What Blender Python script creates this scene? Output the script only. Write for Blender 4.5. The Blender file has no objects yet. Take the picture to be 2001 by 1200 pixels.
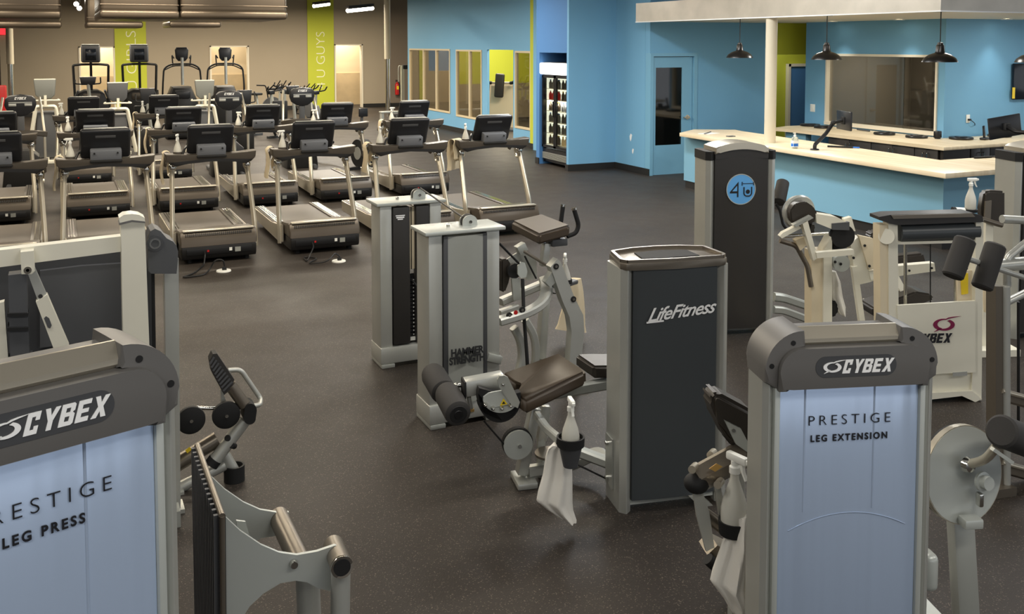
import bpy, bmesh, math, random
from mathutils import Vector, Matrix
random.seed(7)
scene = bpy.context.scene
COL = scene.collection
R = math.radians
# ------------------------------------------------------------------ camera
F_, CX_, PY_, H_, YH_ = 1900., 1000., 200., 2.35, 85.
PITCH = math.atan((PY_-YH_)/F_)
YAW = math.atan((1000-110)/math.hypot(F_, PY_-YH_))
cd = bpy.data.cameras.new('camera'); cam = bpy.data.objects.new('camera', cd); COL.objects.link(cam)
cam.location = (0, 0, H_); cam.rotation_euler = (R(90)-PITCH, 0, -YAW)
cd.sensor_width = 36; cd.lens = F_/2001*36
cd.shift_y = -(600-PY_)/2001; cd.shift_x = .5/2001
cd.clip_start = .1; cd.clip_end = 200
scene.camera = cam
# ------------------------------------------------------------------ view, world, lights
scene.view_settings.view_transform = 'Standard'; scene.view_settings.look = 'None'
scene.view_settings.gamma = 1; scene.view_settings.use_curve_mapping = False
scene.view_settings.exposure = 0.0
w = bpy.data.worlds.new('world'); scene.world = w; w.use_nodes = True
wb = w.node_tree.nodes['Background']; wb.inputs[0].default_value = (.90, .94, 1.0, 1); wb.inputs[1].default_value = 1.15
def area(name, loc, size, power, color=(1, .95, .86), rot=(0, 0, 0)):
    l = bpy.data.lights.new(name, 'AREA'); l.shape = 'RECTANGLE'; l.size = size[0]; l.size_y = size[1]
    l.energy = power; l.color = color
    o = bpy.data.objects.new(name, l); o.location = loc; o.rotation_euler = rot; COL.objects.link(o); return o
WARM = (1, .88, .70); COOL = (.96, .98, 1.0)
for x in (-2.2, 1.4, 5.0):
    for y in (9.0, 14.0, 19.5, 26.0):
        area('ceiling_lamp_light', (x, y, 3.75), (2.4, .3), 110 if y < 12 else (150 if y < 22 else 240), WARM)
for x in (-1.5, 2.2, 6.0):
    for y in (0.0, 4.2):
        area('ceiling_lamp_light', (x, y, 3.75), (2.4, .3), 66, (1, .96, .90))
area('ceiling_lamp_light', (6.6, 17.5, 3.75), (.6, 2.4), 150, (1, .96, .90))
area('ceiling_lamp_light', (5.8, 23.0, 3.3), (.6, 3.0), 260, (1, .94, .84))
area('ceiling_lamp_light', (6.9, 11.0, 3.75), (.5, 3.0), 210, COOL)
area('ceiling_lamp_light', (7.6, 6.0, 3.75), (.5, 3.0), 90, COOL)
area('ceiling_lamp_light', (5.5, 30.8, 3.6), (3.0, .3), 260, WARM)
area('ceiling_lamp_light', (9.0, 31.0, 3.6), (3.0, .3), 300, WARM)
area('ceiling_lamp_light', (2.0, 30.8, 3.6), (3.0, .3), 300, WARM)
# ------------------------------------------------------------------ materials
def lin(c):
    return tuple(((v/255)/12.92 if v/255 <= .04045 else ((v/255+.055)/1.055)**2.4) for v in c)
MATS = {}
def mat(name, rgb, rough=.5, metal=0., bump=0., bscale=300, var=0., vscale=6, coat=0., emit=None, estr=0., trans=0., alpha=1., ior=1.45, spec=.5):
    m = bpy.data.materials.new(name); m.use_nodes = True; nt = m.node_tree; b = nt.nodes['Principled BSDF']
    c = lin(rgb)
    b.inputs['Base Color'].default_value = (*c, 1); b.inputs['Roughness'].default_value = rough
    b.inputs['Metallic'].default_value = metal; b.inputs['Coat Weight'].default_value = coat
    b.inputs['Specular IOR Level'].default_value = spec; b.inputs['IOR'].default_value = ior
    b.inputs['Transmission Weight'].default_value = trans; b.inputs['Alpha'].default_value = alpha
    if emit: b.inputs['Emission Color'].default_value = (*lin(emit), 1); b.inputs['Emission Strength'].default_value = estr
    tc = nt.nodes.new('ShaderNodeTexCoord')
    if var:
        n = nt.nodes.new('ShaderNodeTexNoise'); n.inputs['Scale'].default_value = vscale; n.inputs['Detail'].default_value = 4
        nt.links.new(tc.outputs['Object'], n.inputs['Vector'])
        r = nt.nodes.new('ShaderNodeValToRGB')
        r.color_ramp.elements[0].position = .3; r.color_ramp.elements[1].position = .7
        r.color_ramp.elements[0].color = (*[v*(1-var) for v in c], 1); r.color_ramp.elements[1].color = (*[min(1, v*(1+var)) for v in c], 1)
        nt.links.new(n.outputs['Fac'], r.inputs['Fac']); nt.links.new(r.outputs['Color'], b.inputs['Base Color'])
    if bump:
        n2 = nt.nodes.new('ShaderNodeTexNoise'); n2.inputs['Scale'].default_value = bscale; n2.inputs['Detail'].default_value = 3
        nt.links.new(tc.outputs['Object'], n2.inputs['Vector'])
        bn = nt.nodes.new('ShaderNodeBump'); bn.inputs['Strength'].default_value = bump; bn.inputs['Distance'].default_value = .002
        nt.links.new(n2.outputs['Fac'], bn.inputs['Height']); nt.links.new(bn.outputs['Normal'], b.inputs['Normal'])
    MATS[name] = m; return m
mat('silver', (186, 187, 180), .33, .45, var=.03)
mat('silver_paint', (168, 170, 163), .38, .35, bump=.05, bscale=900, var=.03)
mat('chrome', (205, 203, 196), .16, 1.)
mat('steel_satin', (206, 198, 180), .28, .7)
mat('bronze_grey', (128, 120, 108), .33, .7)
mat('charcoal', (70, 71, 73), .42, .0, bump=.06, bscale=700)
mat('cap_grey', (110, 108, 105), .4, .15, bump=.05, bscale=900)
mat('mid_grey', (104, 107, 112), .45, .0)
mat('slate', (80, 81, 83), .5)
mat('shroud_dark', (66, 70, 72), .32, .0, bump=.04, bscale=500)
mat('shroud_black', (48, 46, 44), .4, .0, bump=.04, bscale=500)
mat('black_plastic', (24, 24, 25), .38, bump=.04, bscale=600)
mat('black_gloss', (14, 14, 15), .12)
mat('console_black', (32, 33, 36), .33)
mat('hood_grey', (78, 70, 60), .34, .25, bump=.05, bscale=700)
mat('hood_black', (30, 29, 28), .4)
mat('bar_grey', (80, 74, 66), .36, .25)
mat('belt', (76, 68, 58), .5, bump=.12, bscale=500, var=.05)
mat('pad_black', (50, 45, 39), .42, bump=.12, bscale=260)
mat('pad_brown', (64, 54, 43), .38, bump=.10, bscale=260)
mat('rubber', (22, 22, 22), .7)
mat('foam', (52, 50, 48), .75, bump=.2, bscale=400)
mat('cream', (226, 222, 204), .38, .0, bump=.03, bscale=400, var=.02)
mat('cream_warm', (222, 208, 178), .38, .0, var=.03)
mat('plate_paint', (186, 190, 184), .36, .25, bump=.05, bscale=900)
mat('towel', (236, 232, 222), .95, bump=.6, bscale=900)
mat('towel_warm', (222, 207, 176), .95, bump=.6, bscale=900)
mat('bottle', (228, 226, 214), .35, trans=.25)
mat('bottle_clear', (220, 230, 225), .18, trans=.75)
mat('white_plastic', (238, 238, 230), .35)
mat('white_paint', (240, 240, 238), .4)
mat('text_white', (252, 252, 250), .6)
mat('text_black', (28, 28, 32), .5)
mat('text_grey', (232, 232, 200), .5)
mat('emboss_dark', (44, 45, 46), .45)
mat('maroon', (126, 28, 70), .4)
mat('badge_blue', (98, 168, 226), .4)
mat('red', (180, 30, 28), .35)
mat('red_light', (230, 40, 50), .4, emit=(255, 50, 60), estr=1.2)
mat('yellow', (236, 204, 40), .45)
mat('gold_label', (206, 164, 92), .4, .3)
mat('wall_grey', (160, 148, 128), .85, bump=.1, bscale=60, var=.02, vscale=1)
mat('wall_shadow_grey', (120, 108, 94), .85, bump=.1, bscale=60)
mat('wall_blue', (116, 170, 204), .7, bump=.08, bscale=80, var=.015, vscale=1)
mat('wall_deep', (72, 122, 176), .7, bump=.08, bscale=80)
mat('wall_lime', (186, 192, 58), .7, bump=.08, bscale=80)
mat('door_blue', (120, 172, 200), .45)
mat('baseboard', (34, 33, 32), .5)
mat('frame_beige', (208, 192, 160), .5)
mat('frame_cream', (224, 216, 196), .5)
mat('dark_frame', (46, 34, 28), .5)
mat('counter_front', (120, 168, 192), .6, var=.015, vscale=1)
mat('cabinet', (48, 44, 40), .4, var=.1, vscale=12)
mat('pole_paint', (206, 196, 172), .5)
mat('pendant_black', (38, 35, 32), .3, .4)
mat('lamp_emit', (255, 250, 235), .5, emit=(255, 248, 230), estr=14)
mat('bulb', (255, 240, 210), .5, emit=(255, 236, 200), estr=5)
mat('ceiling_dark', (52, 48, 44), .9)
mat('duct', (98, 88, 76), .38, .7, var=.06, vscale=2)
mat('fridge_black', (22, 22, 24), .35)
mat('fridge_in_glow', (240, 244, 240), .5, emit=(235, 245, 240), estr=1.5)  # liner emission stands in for the light inside the fridge
mat('fridge_sign', (250, 252, 250), .4, emit=(250, 252, 250), estr=2.5)
mat('screen', (20, 26, 34), .15)
mat('blue_label', (40, 110, 200), .4)
mat('tan_room', (160, 152, 138), .8)
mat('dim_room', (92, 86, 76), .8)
mat('glass_dark', (10, 12, 12), .05, spec=.8)
mat('cable', (16, 16, 16), .5)
mat('corridor_paint', (214, 196, 162), .8)
mat('bike_grey', (118, 120, 115), .45)
mat('plank', (196, 176, 140), .5, var=.08, vscale=3)
def glass(name, rgb, alpha, rough=.03):
    m = bpy.data.materials.new(name); m.use_nodes = True; nt = m.node_tree
    for n in list(nt.nodes): nt.nodes.remove(n)
    o = nt.nodes.new('ShaderNodeOutputMaterial'); t = nt.nodes.new('ShaderNodeBsdfTransparent'); g = nt.nodes.new('ShaderNodeBsdfGlossy')
    mx = nt.nodes.new('ShaderNodeMixShader'); lw = nt.nodes.new('ShaderNodeLayerWeight'); lw.inputs[0].default_value = .5
    pw = nt.nodes.new('ShaderNodeMath'); pw.operation = 'POWER'; pw.inputs[1].default_value = 5; nt.links.new(lw.outputs['Facing'], pw.inputs[0])
    fr = nt.nodes.new('ShaderNodeMath'); fr.operation = 'MULTIPLY'; fr.inputs[1].default_value = .6; nt.links.new(pw.outputs[0], fr.inputs[0])
    t.inputs[0].default_value = (*lin(rgb), 1); g.inputs['Roughness'].default_value = rough
    mt = nt.nodes.new('ShaderNodeMath'); mt.operation = 'ADD'; mt.inputs[1].default_value = 1-alpha; mt.use_clamp = True
    nt.links.new(fr.outputs[0], mt.inputs[0]); nt.links.new(mt.outputs[0], mx.inputs[0])
    nt.links.new(t.outputs[0], mx.inputs[1]); nt.links.new(g.outputs[0], mx.inputs[2]); nt.links.new(mx.outputs[0], o.inputs[0])
    MATS[name] = m; return m
glass('glass', (225, 222, 212), .97)
glass('glass_tint', (200, 196, 188), .93)
def floor_mat():
    m = bpy.data.materials.new('rubber_floor'); m.use_nodes = True; nt = m.node_tree; b = nt.nodes['Principled BSDF']
    tc = nt.nodes.new('ShaderNodeTexCoord'); L = nt.links
    v = nt.nodes.new('ShaderNodeTexVoronoi'); v.inputs['Scale'].default_value = 210; L.new(tc.outputs['Object'], v.inputs['Vector'])
    r = nt.nodes.new('ShaderNodeValToRGB'); r.color_ramp.elements[0].position = 0; r.color_ramp.elements[1].position = 1
    L.new(v.outputs['Color'], r.inputs['Fac'])
    e = r.color_ramp.elements; e[0].color = (*lin((50, 46, 42)), 1); e[1].color = (*lin((55, 50, 45)), 1)
    x = e.new(.82); x.color = (*lin((53, 48, 44)), 1); y = e.new(.86); y.color = (*lin((100, 92, 82)), 1)
    v2 = nt.nodes.new('ShaderNodeTexNoise'); v2.inputs['Scale'].default_value = .7; v2.inputs['Detail'].default_value = 5; L.new(tc.outputs['Object'], v2.inputs['Vector'])
    r2 = nt.nodes.new('ShaderNodeValToRGB'); r2.color_ramp.elements[0].position = .3; r2.color_ramp.elements[1].position = .75
    r2.color_ramp.elements[0].color = (.88, .88, .89, 1); r2.color_ramp.elements[1].color = (1.14, 1.10, 1.05, 1); L.new(v2.outputs['Fac'], r2.inputs['Fac'])
    mx = nt.nodes.new('ShaderNodeMix'); mx.data_type = 'RGBA'; mx.blend_type = 'MULTIPLY'; mx.inputs['Factor'].default_value = 1
    L.new(r.outputs['Color'], mx.inputs['A']); L.new(r2.outputs['Color'], mx.inputs['B']); L.new(mx.outputs['Result'], b.inputs['Base Color'])
    n = nt.nodes.new('ShaderNodeTexNoise'); n.inputs['Scale'].default_value = 3; n.inputs['Detail'].default_value = 6; L.new(tc.outputs['Object'], n.inputs['Vector'])
    mr = nt.nodes.new('ShaderNodeMapRange'); mr.inputs['To Min'].default_value = .44; mr.inputs['To Max'].default_value = .6
    L.new(n.outputs['Fac'], mr.inputs['Value']); L.new(mr.outputs['Result'], b.inputs['Roughness'])
    bp = nt.nodes.new('ShaderNodeBump'); bp.inputs['Strength'].default_value = .25; bp.inputs['Distance'].default_value = .003
    L.new(v.outputs['Distance'], bp.inputs['Height']); L.new(bp.outputs['Normal'], b.inputs['Normal'])
    b.inputs['Specular IOR Level'].default_value = .2
    MATS['floor'] = m
floor_mat()
def panel_mat():
    m = mat('panel_silver', (186, 204, 230), .2, .35); nt = m.node_tree; b = nt.nodes['Principled BSDF']; L = nt.links
    tc = nt.nodes.new('ShaderNodeTexCoord'); wv = nt.nodes.new('ShaderNodeTexNoise'); mp = nt.nodes.new('ShaderNodeMapping')
    mp.inputs['Scale'].default_value = (9, 1, .25); L.new(tc.outputs['Object'], mp.inputs['Vector']); L.new(mp.outputs[0], wv.inputs['Vector']); wv.inputs['Scale'].default_value = 1
    bp = nt.nodes.new('ShaderNodeBump'); bp.inputs['Strength'].default_value = .5; bp.inputs['Distance'].default_value = .03
    L.new(wv.outputs['Fac'], bp.inputs['Height']); L.new(bp.outputs['Normal'], b.inputs['Normal'])
panel_mat()
def wood_mat():
    m = mat('counter_top', (226, 206, 170), .4); nt = m.node_tree; b = nt.nodes['Principled BSDF']; L = nt.links
    tc = nt.nodes.new('ShaderNodeTexCoord'); n = nt.nodes.new('ShaderNodeTexNoise'); mp = nt.nodes.new('ShaderNodeMapping')
    mp.inputs['Scale'].default_value = (8, .8, 1); L.new(tc.outputs['Object'], mp.inputs['Vector']); L.new(mp.outputs[0], n.inputs['Vector']); n.inputs['Scale'].default_value = 1.5; n.inputs['Detail'].default_value = 5
    r = nt.nodes.new('ShaderNodeValToRGB'); r.color_ramp.elements[0].position = .3; r.color_ramp.elements[1].position = .7
    r.color_ramp.elements[0].color = (*lin((214, 194, 158)), 1); r.color_ramp.elements[1].color = (*lin((236, 220, 190)), 1)
    L.new(n.outputs['Fac'], r.inputs['Fac']); L.new(r.outputs['Color'], b.inputs['Base Color'])
    m = mat('corrugated', (182, 176, 164), .42, .6, var=.1, vscale=3)
wood_mat()
# ------------------------------------------------------------------ camera ray helpers (used to read positions on known planes)
fw = Vector((math.sin(YAW)*math.cos(PITCH), math.cos(YAW)*math.cos(PITCH), -math.sin(PITCH)))
rt = Vector((math.cos(YAW), -math.sin(YAW), 0)); up = rt.cross(fw)
def ray(px, py): return fw + rt*((px-CX_)/F_) - up*((py-PY_)/F_)
EYE = Vector((0, 0, H_))
def wz(px, py, z=0.):
    d = ray(px, py); return EYE + d*((z-H_)/d.z)
def wy(px, py, y):
    d = ray(px, py); return EYE + d*(y/d.y)
def wx(px, py, x):
    d = ray(px, py); return EYE + d*(x/d.x)
# ------------------------------------------------------------------ mesh builder
def V(*a): return Vector(a[0]) if len(a) == 1 else Vector(a)
def basis(d, upv=(0, 0, 1)):
    d = d.normalized(); u = V(upv); s = d.cross(u)
    if s.length < 1e-4: s = d.cross(V(0, 1, 0))
    if s.length < 1e-4: s = d.cross(V(1, 0, 0))
    s.normalize(); return s, s.cross(d).normalized()
def fillet(pts, r, n=5):
    pts = [V(p) for p in pts]; out = [pts[0]]
    for i in range(1, len(pts)-1):
        a, b, c = pts[i-1], pts[i], pts[i+1]
        d1 = (a-b); d2 = (c-b); k = min(r, d1.length*.48, d2.length*.48)
        p, q = b+d1.normalized()*k, b+d2.normalized()*k
        for j in range(n+1):
            t = j/n; out.append(p*(1-t)**2+b*2*t*(1-t)+q*t*t)
    out.append(pts[-1]); return out
class MB:
    def __init__(s): s.bm = bmesh.new()
    def _face(s, vs):
        try: return s.bm.faces.new(vs)
        except ValueError: return None
    def bx(s, x0, x1, y0, y1, z0, z1, bev=0, seg=2):
        return s.obox(((x0+x1)/2, (y0+y1)/2, (z0+z1)/2), (abs(x1-x0), abs(y1-y0), abs(z1-z0)), None, bev, seg)
    def obox(s, c, size, M=None, bev=0, seg=2):
        M = M or Matrix.Identity(3); c = V(c)
        vs = [s.bm.verts.new(c+M@V(a*size[0]/2, b*size[1]/2, d*size[2]/2)) for a in (-1, 1) for b in (-1, 1) for d in (-1, 1)]
        fs = [s._face([vs[i] for i in q]) for q in ((0, 1, 3, 2), (4, 6, 7, 5), (0, 4, 5, 1), (2, 3, 7, 6), (0, 2, 6, 4), (1, 5, 7, 3))]
        if bev:
            es = list({e for f in fs for e in f.edges})
            bmesh.ops.bevel(s.bm, geom=es, offset=min(bev, min(size)*.49), segments=seg, affect='EDGES', profile=.5)
        return s
    def bar(s, p0, p1, w, h, upv=(0, 0, 1), bev=0):
        p0, p1 = V(p0), V(p1); d = p1-p0; a, b = basis(d, upv); M = Matrix((a, d.normalized(), b)).transposed()
        return s.obox((p0+p1)/2, (w, d.length, h), M, bev)
    def rings(s, rs, closed=False, cap=True):
        L = [[s.bm.verts.new(p) for p in r] for r in rs]; n = len(L[0])
        for i in range(len(L)-(0 if closed else 1)):
            A, B = L[i], L[(i+1) % len(L)]
            for j in range(n): s._face([A[j], A[(j+1) % n], B[(j+1) % n], B[j]])
        if cap and not closed: s._face(L[0][::-1]); s._face(L[-1])
        return s
    def sweep(s, pts, prof, upv=(0, 0, 1), closed=False):
        pts = [V(p) for p in pts]; rs = []; n = len(pts); pu = V(upv)
        for i, p in enumerate(pts):
            if closed: d = pts[(i+1) % n]-pts[i-1]
            else: d = pts[min(i+1, n-1)]-pts[max(i-1, 0)]
            a, b = basis(d, pu)
            rs.append([p+a*q[0]+b*q[1] for q in prof])
            if not closed: pu = b
        return s.rings(rs, closed)
    def tube(s, pts, r, n=12, closed=False, fil=0, upv=(0, 0, 1)):
        if fil: pts = fillet(pts, fil)
        return s.sweep(pts, [(r*math.cos(2*math.pi*k/n), r*math.sin(2*math.pi*k/n)) for k in range(n)], upv, closed)
    def rtube(s, pts, w, h, fil=0, upv=(0, 0, 1), c=.2):
        if fil: pts = fillet(pts, fil)
        k = min(w, h)*c; w /= 2; h /= 2
        return s.sweep(pts, [(-w+k, -h), (w-k, -h), (w, -h+k), (w, h-k), (w-k, h), (-w+k, h), (-w, h-k), (-w, -h+k)], upv)
    def cyl(s, p0, p1, r0, r1=None, n=24):
        p0, p1 = V(p0), V(p1); r1 = r0 if r1 is None else r1; a, b = basis(p1-p0)
        return s.rings([[p+(a*math.cos(2*math.pi*k/n)+b*math.sin(2*math.pi*k/n))*r for k in range(n)] for p, r in ((p0, r0), (p1, r1))])
    def lathe(s, prof, o=(0, 0, 0), ax=(0, 0, 1), n=24):
        prof = list(prof); ring = prof[0][0] > 1e-3 and prof[-1][0] > 1e-3
        o = V(o); ax = V(ax).normalized(); a, b = basis(ax, (0, 1, 0) if abs(ax.z) > .9 else (0, 0, 1))
        return s.rings([[o+ax*z+(a*math.cos(2*math.pi*k/n)+b*math.sin(2*math.pi*k/n))*max(r, 1e-4) for k in range(n)] for r, z in prof], closed=ring)
    def prism(s, poly, t0, t1, axis='y', bev=0):
        # poly of (u,v): axis y -> (x,z), axis x -> (y,z), axis z -> (x,y)
        f = {'y': lambda u, v, t: V(u, t, v), 'x': lambda u, v, t: V(t, u, v), 'z': lambda u, v, t: V(u, v, t)}[axis]
        A = [s.bm.verts.new(f(u, v, t0)) for u, v in poly]; B = [s.bm.verts.new(f(u, v, t1)) for u, v in poly]; n = len(A)
        fs = [s._face(A), s._face(B[::-1])]+[s._face([A[i], B[i], B[(i+1) % n], A[(i+1) % n]]) for i in range(n)]
        if bev:
            es = list({e for f in fs[:2] if f for e in f.edges})
            bmesh.ops.bevel(s.bm, geom=es, offset=bev, segments=2, affect='EDGES', profile=.5)
        return s
    def pprism(s, pts, off):
        off = V(off); A = [s.bm.verts.new(V(p)) for p in pts]; B = [s.bm.verts.new(V(p)+off) for p in pts]; n = len(A)
        s._face(A); s._face(B[::-1])
        for i in range(n): s._face([A[i], B[i], B[(i+1) % n], A[(i+1) % n]])
        return s
    def ball(s, c, r, n=14, m=9, sc=(1, 1, 1)):
        c = V(c)
        return s.rings([[c+V(r*sc[0]*math.sin(t)*math.cos(2*math.pi*k/n), r*sc[1]*math.sin(t)*math.sin(2*math.pi*k/n), -r*sc[2]*math.cos(t)) for k in range(n)] for t in [max(.02, min(math.pi-.02, math.pi*j/m)) for j in range(m+1)]])
    def grid(s, P):
        L = [[s.bm.verts.new(p) for p in r] for r in P]
        for i in range(len(L)-1):
            for j in range(len(L[0])-1): s._face([L[i][j], L[i][j+1], L[i+1][j+1], L[i+1][j]])
        return s
    def build(s, name, m, parent=None, angle=35, **tags):
        bmesh.ops.recalc_face_normals(s.bm, faces=s.bm.faces)
        me = bpy.data.meshes.new(name)
        for f in s.bm.faces: f.smooth = True
        s.bm.to_mesh(me); s.bm.free()
        me.set_sharp_from_angle(angle=R(angle))
        me.materials.append(MATS[m] if isinstance(m, str) else m)
        o = bpy.data.objects.new(name, me); COL.objects.link(o)
        if parent is not None: o.parent = parent.o if isinstance(parent, Th) else parent
        for k, v in tags.items(): o[k] = v
        return o
class Th:
    def __init__(s, name, label, cat, loc=(0, 0, 0), rot=0., group=None):
        s.o = bpy.data.objects.new(name, None); s.o.empty_display_size = .1; COL.objects.link(s.o)
        s.o.location = loc; s.o.rotation_euler = (0, 0, R(rot)); s.o['label'] = label; s.o['category'] = cat
        if group: s.o['group'] = group
        s.M = Matrix.Translation(V(loc)) @ Matrix.Rotation(R(rot), 4, 'Z'); s.I = s.M.inverted()
        s.e = s.I @ EYE; s.R3 = s.I.to_3x3()
    def _d(s, px, py): return s.R3 @ ray(px, py)
    def X(s, px, py, c): d = s._d(px, py); return s.e+d*((c-s.e.x)/d.x)
    def Y(s, px, py, c): d = s._d(px, py); return s.e+d*((c-s.e.y)/d.y)
    def Z(s, px, py, c): d = s._d(px, py); return s.e+d*((c-s.e.z)/d.z)
def struct(name, mb, m): o = mb.build(name, m); o['kind'] = 'structure'; return o
def copy_tree(o, parent=None):
    c = o.copy(); COL.objects.link(c)
    if parent: c.parent = parent
    for ch in o.children: copy_tree(ch, c)
    return c
def place(src, loc, rot, label, group=None):
    c = copy_tree(src); c.location = loc; c.rotation_euler = (0, 0, R(rot)); c['label'] = label
    if group: c['group'] = group
    return c
def text(name, body, size, m, parent, o, xd, yd, ext=.0015, shear=0., off=0., align='CENTER', space=1., sx=1.):
    cu = bpy.data.curves.new('t', 'FONT'); cu.body = body; cu.size = size; cu.extrude = ext; cu.shear = shear; cu.offset = off
    cu.align_x = align; cu.space_character = space; cu.resolution_u = 4
    ob = bpy.data.objects.new('t', cu); COL.objects.link(ob)
    dg = bpy.context.evaluated_depsgraph_get(); me = bpy.data.meshes.new_from_object(ob.evaluated_get(dg)); me.name = name
    bpy.data.objects.remove(ob); bpy.data.curves.remove(cu)
    xd, yd = V(xd).normalized(), V(yd).normalized(); zd = xd.cross(yd)
    me.transform(Matrix.Translation(V(o)) @ Matrix((xd, yd, zd)).transposed().to_4x4() @ Matrix.Diagonal((sx, 1, 1, 1)))
    me.materials.clear(); me.materials.append(MATS[m])
    r = bpy.data.objects.new(name, me); COL.objects.link(r); r.parent = parent.o if isinstance(parent, Th) else parent
    return r

def cybex(parent, o, h, m, y0, y1, shear=.28, adv=.80, sx=1.):
    """angular block word made of polygons; o = (x,z) of lower left corner"""
    mb = MB(); B = lambda a, b, c, d: [(a, c), (b, c), (b, d), (a, d)]
    L = [[B(0, .24, 0, 1), B(.24, .62, .79, 1), B(.24, .62, 0, .21), B(.42, .62, .62, .79), B(.42, .62, .21, .36)],
         [[(0, 1), (.24, 1), (.36, .64), (.50, 1), (.74, 1), (.48, .42), (.48, 0), (.24, 0), (.24, .42)]],
         [B(0, .24, 0, 1), B(.24, .60, .81, 1), B(.24, .58, .42, .60), B(.24, .60, 0, .19), [(.60, 1), (.68, .93), (.68, .66), (.58, .60), (.46, .60), (.46, .81), (.60, .81)], [(.58, .60), (.70, .50), (.70, .07), (.60, 0), (.60, .19), (.47, .19), (.47, .42), (.58, .42)]],
         [B(0, .24, 0, 1), B(.24, .64, .79, 1), B(.24, .58, .41, .59), B(.24, .64, 0, .21)],
         [[(0, 1), (.25, 1), (.37, .68), (.50, 1), (.75, 1), (.50, .5), (.74, 0), (.48, 0), (.37, .30), (.24, 0), (-.02, 0), (.24, .5)]]]
    for k, ps in enumerate(L):
        for P in ps: mb.prism([(o[0]+h*sx*(k*adv+u+shear*v), o[1]+h*v) for u, v in P], y0, y1, 'y')
    return mb.build('lettering', m, parent)
# ================================================================== SETTING
struct('floor', MB().bx(-14, 20, -12, 42, -.1, 0), 'floor')
struct('ceiling', MB().bx(-14, 20, -12, 42, 4.0, 4.1), 'ceiling_dark')
def wall_open(axis, c0, c1, a0, a1, z1, opens):
    """wall slab; opens = [(a,b,z0,z1)] sorted; returns MB"""
    m = MB(); f = (lambda a, b, z0, z: m.bx(a, b, c0, c1, z0, z)) if axis == 'x' else (lambda a, b, z0, z: m.bx(c0, c1, a, b, z0, z))
    p = a0
    for a, b, z0, zz in opens:
        if a > p: f(p, a, 0, z1)
        if z0 > 0: f(a, b, 0, z0)
        f(a, b, zz, z1); p = b
    if p < a1: f(p, a1, 0, z1)
    return m
FY = 34.8
struct('wall_far', wall_open('x', FY, FY+.2, -8, 15, 4.0, [(.68, 1.72, 0, 2.22), (4.81, 6.07, 0, 2.24), (9.18, 10.18, 0, 2.29)]), 'wall_grey')
struct('wall_corridor', MB().bx(-6, 15, 36.6, 36.7, 1.22, 4), 'corridor_paint')
struct('trim_1', MB().bx(-6, 15, 36.55, 36.7, 0, 1.22), 'plank')
struct('wall_left', MB().bx(-8.1, -8, -10, FY, 0, 4), 'wall_grey')
struct('wall_far_shaded', MB().bx(11.2, 15, FY-.03, FY-.004, 0, 4), 'wall_shadow_grey')  # far wall continues here; its shade is put into a darker grey
m = MB()
for a, b in ((-6, .66), (2.75, 4.79), (6.09, 8.15), (10.2, 15)): m.bx(a, b, FY-.055, FY-.033, 0, .13)
struct('baseboard_far', m, 'baseboard')
m = MB()
for a, b, z in ((.68, 1.72, 2.22), (4.81, 6.07, 2.24), (9.18, 10.18, 2.29)):
    m.bx(a-.03, a+.02, FY-.03, FY+.22, 0, z+.03); m.bx(b-.02, b+.03, FY-.03, FY+.22, 0, z+.03); m.bx(a-.03, b+.03, FY-.03, FY+.22, z-.01, z+.03)
struct('trim_2', m, 'frame_cream')
area('corridor_light', (1.2, 35.8, 3.2), (.8, .8), 130, WARM); area('corridor_light', (5.4, 35.8, 3.2), (.8, .8), 60, WARM); area('corridor_light', (9.7, 35.8, 3.2), (.8, .8), 130, WARM)
struct('door_1', MB().bx(-2.2, -1.62, FY-.04, FY-.005, 0, 2.15), 'dark_frame')
for k, (a, b, s, col) in enumerate(((1.75, 2.73, '4 U GIRLS', 0), (8.17, 9.13, '4 U GUYS', 1))):
    t = Th('wall_banner', ['lime green painted banner reading 4 U GIRLS on the grey far wall', 'lime green painted banner reading 4 U GUYS beside the lit doorway'][k], 'banner', ((a+b)/2, FY-.01, 0))
    h = (b-a)/2
    MB().bx(-h, h, -.02, -.004, 0, 3.98).build('panel', 'wall_lime', t)
    z0 = wy(640 if k else 262, 172 if k else 205, FY).z
    z1 = wy(630, 62, FY).z
    tx = text('lettering', s, .46, 'text_grey', t, (h*(.5 if k else .55)-.1, -.024, (z0+z1)/2-.05), (0, 0, 1), (-1, 0, 0), .002, off=-.008, sx=1)
    L = max(v.co.z for v in tx.data.vertices)-min(v.co.z for v in tx.data.vertices); c = (z0+z1)/2
    for v in tx.data.vertices: v.co.z = c+(v.co.z-(max(0, 0)+(z0+z1)/2-.05))*(z1-z0)/L
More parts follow.
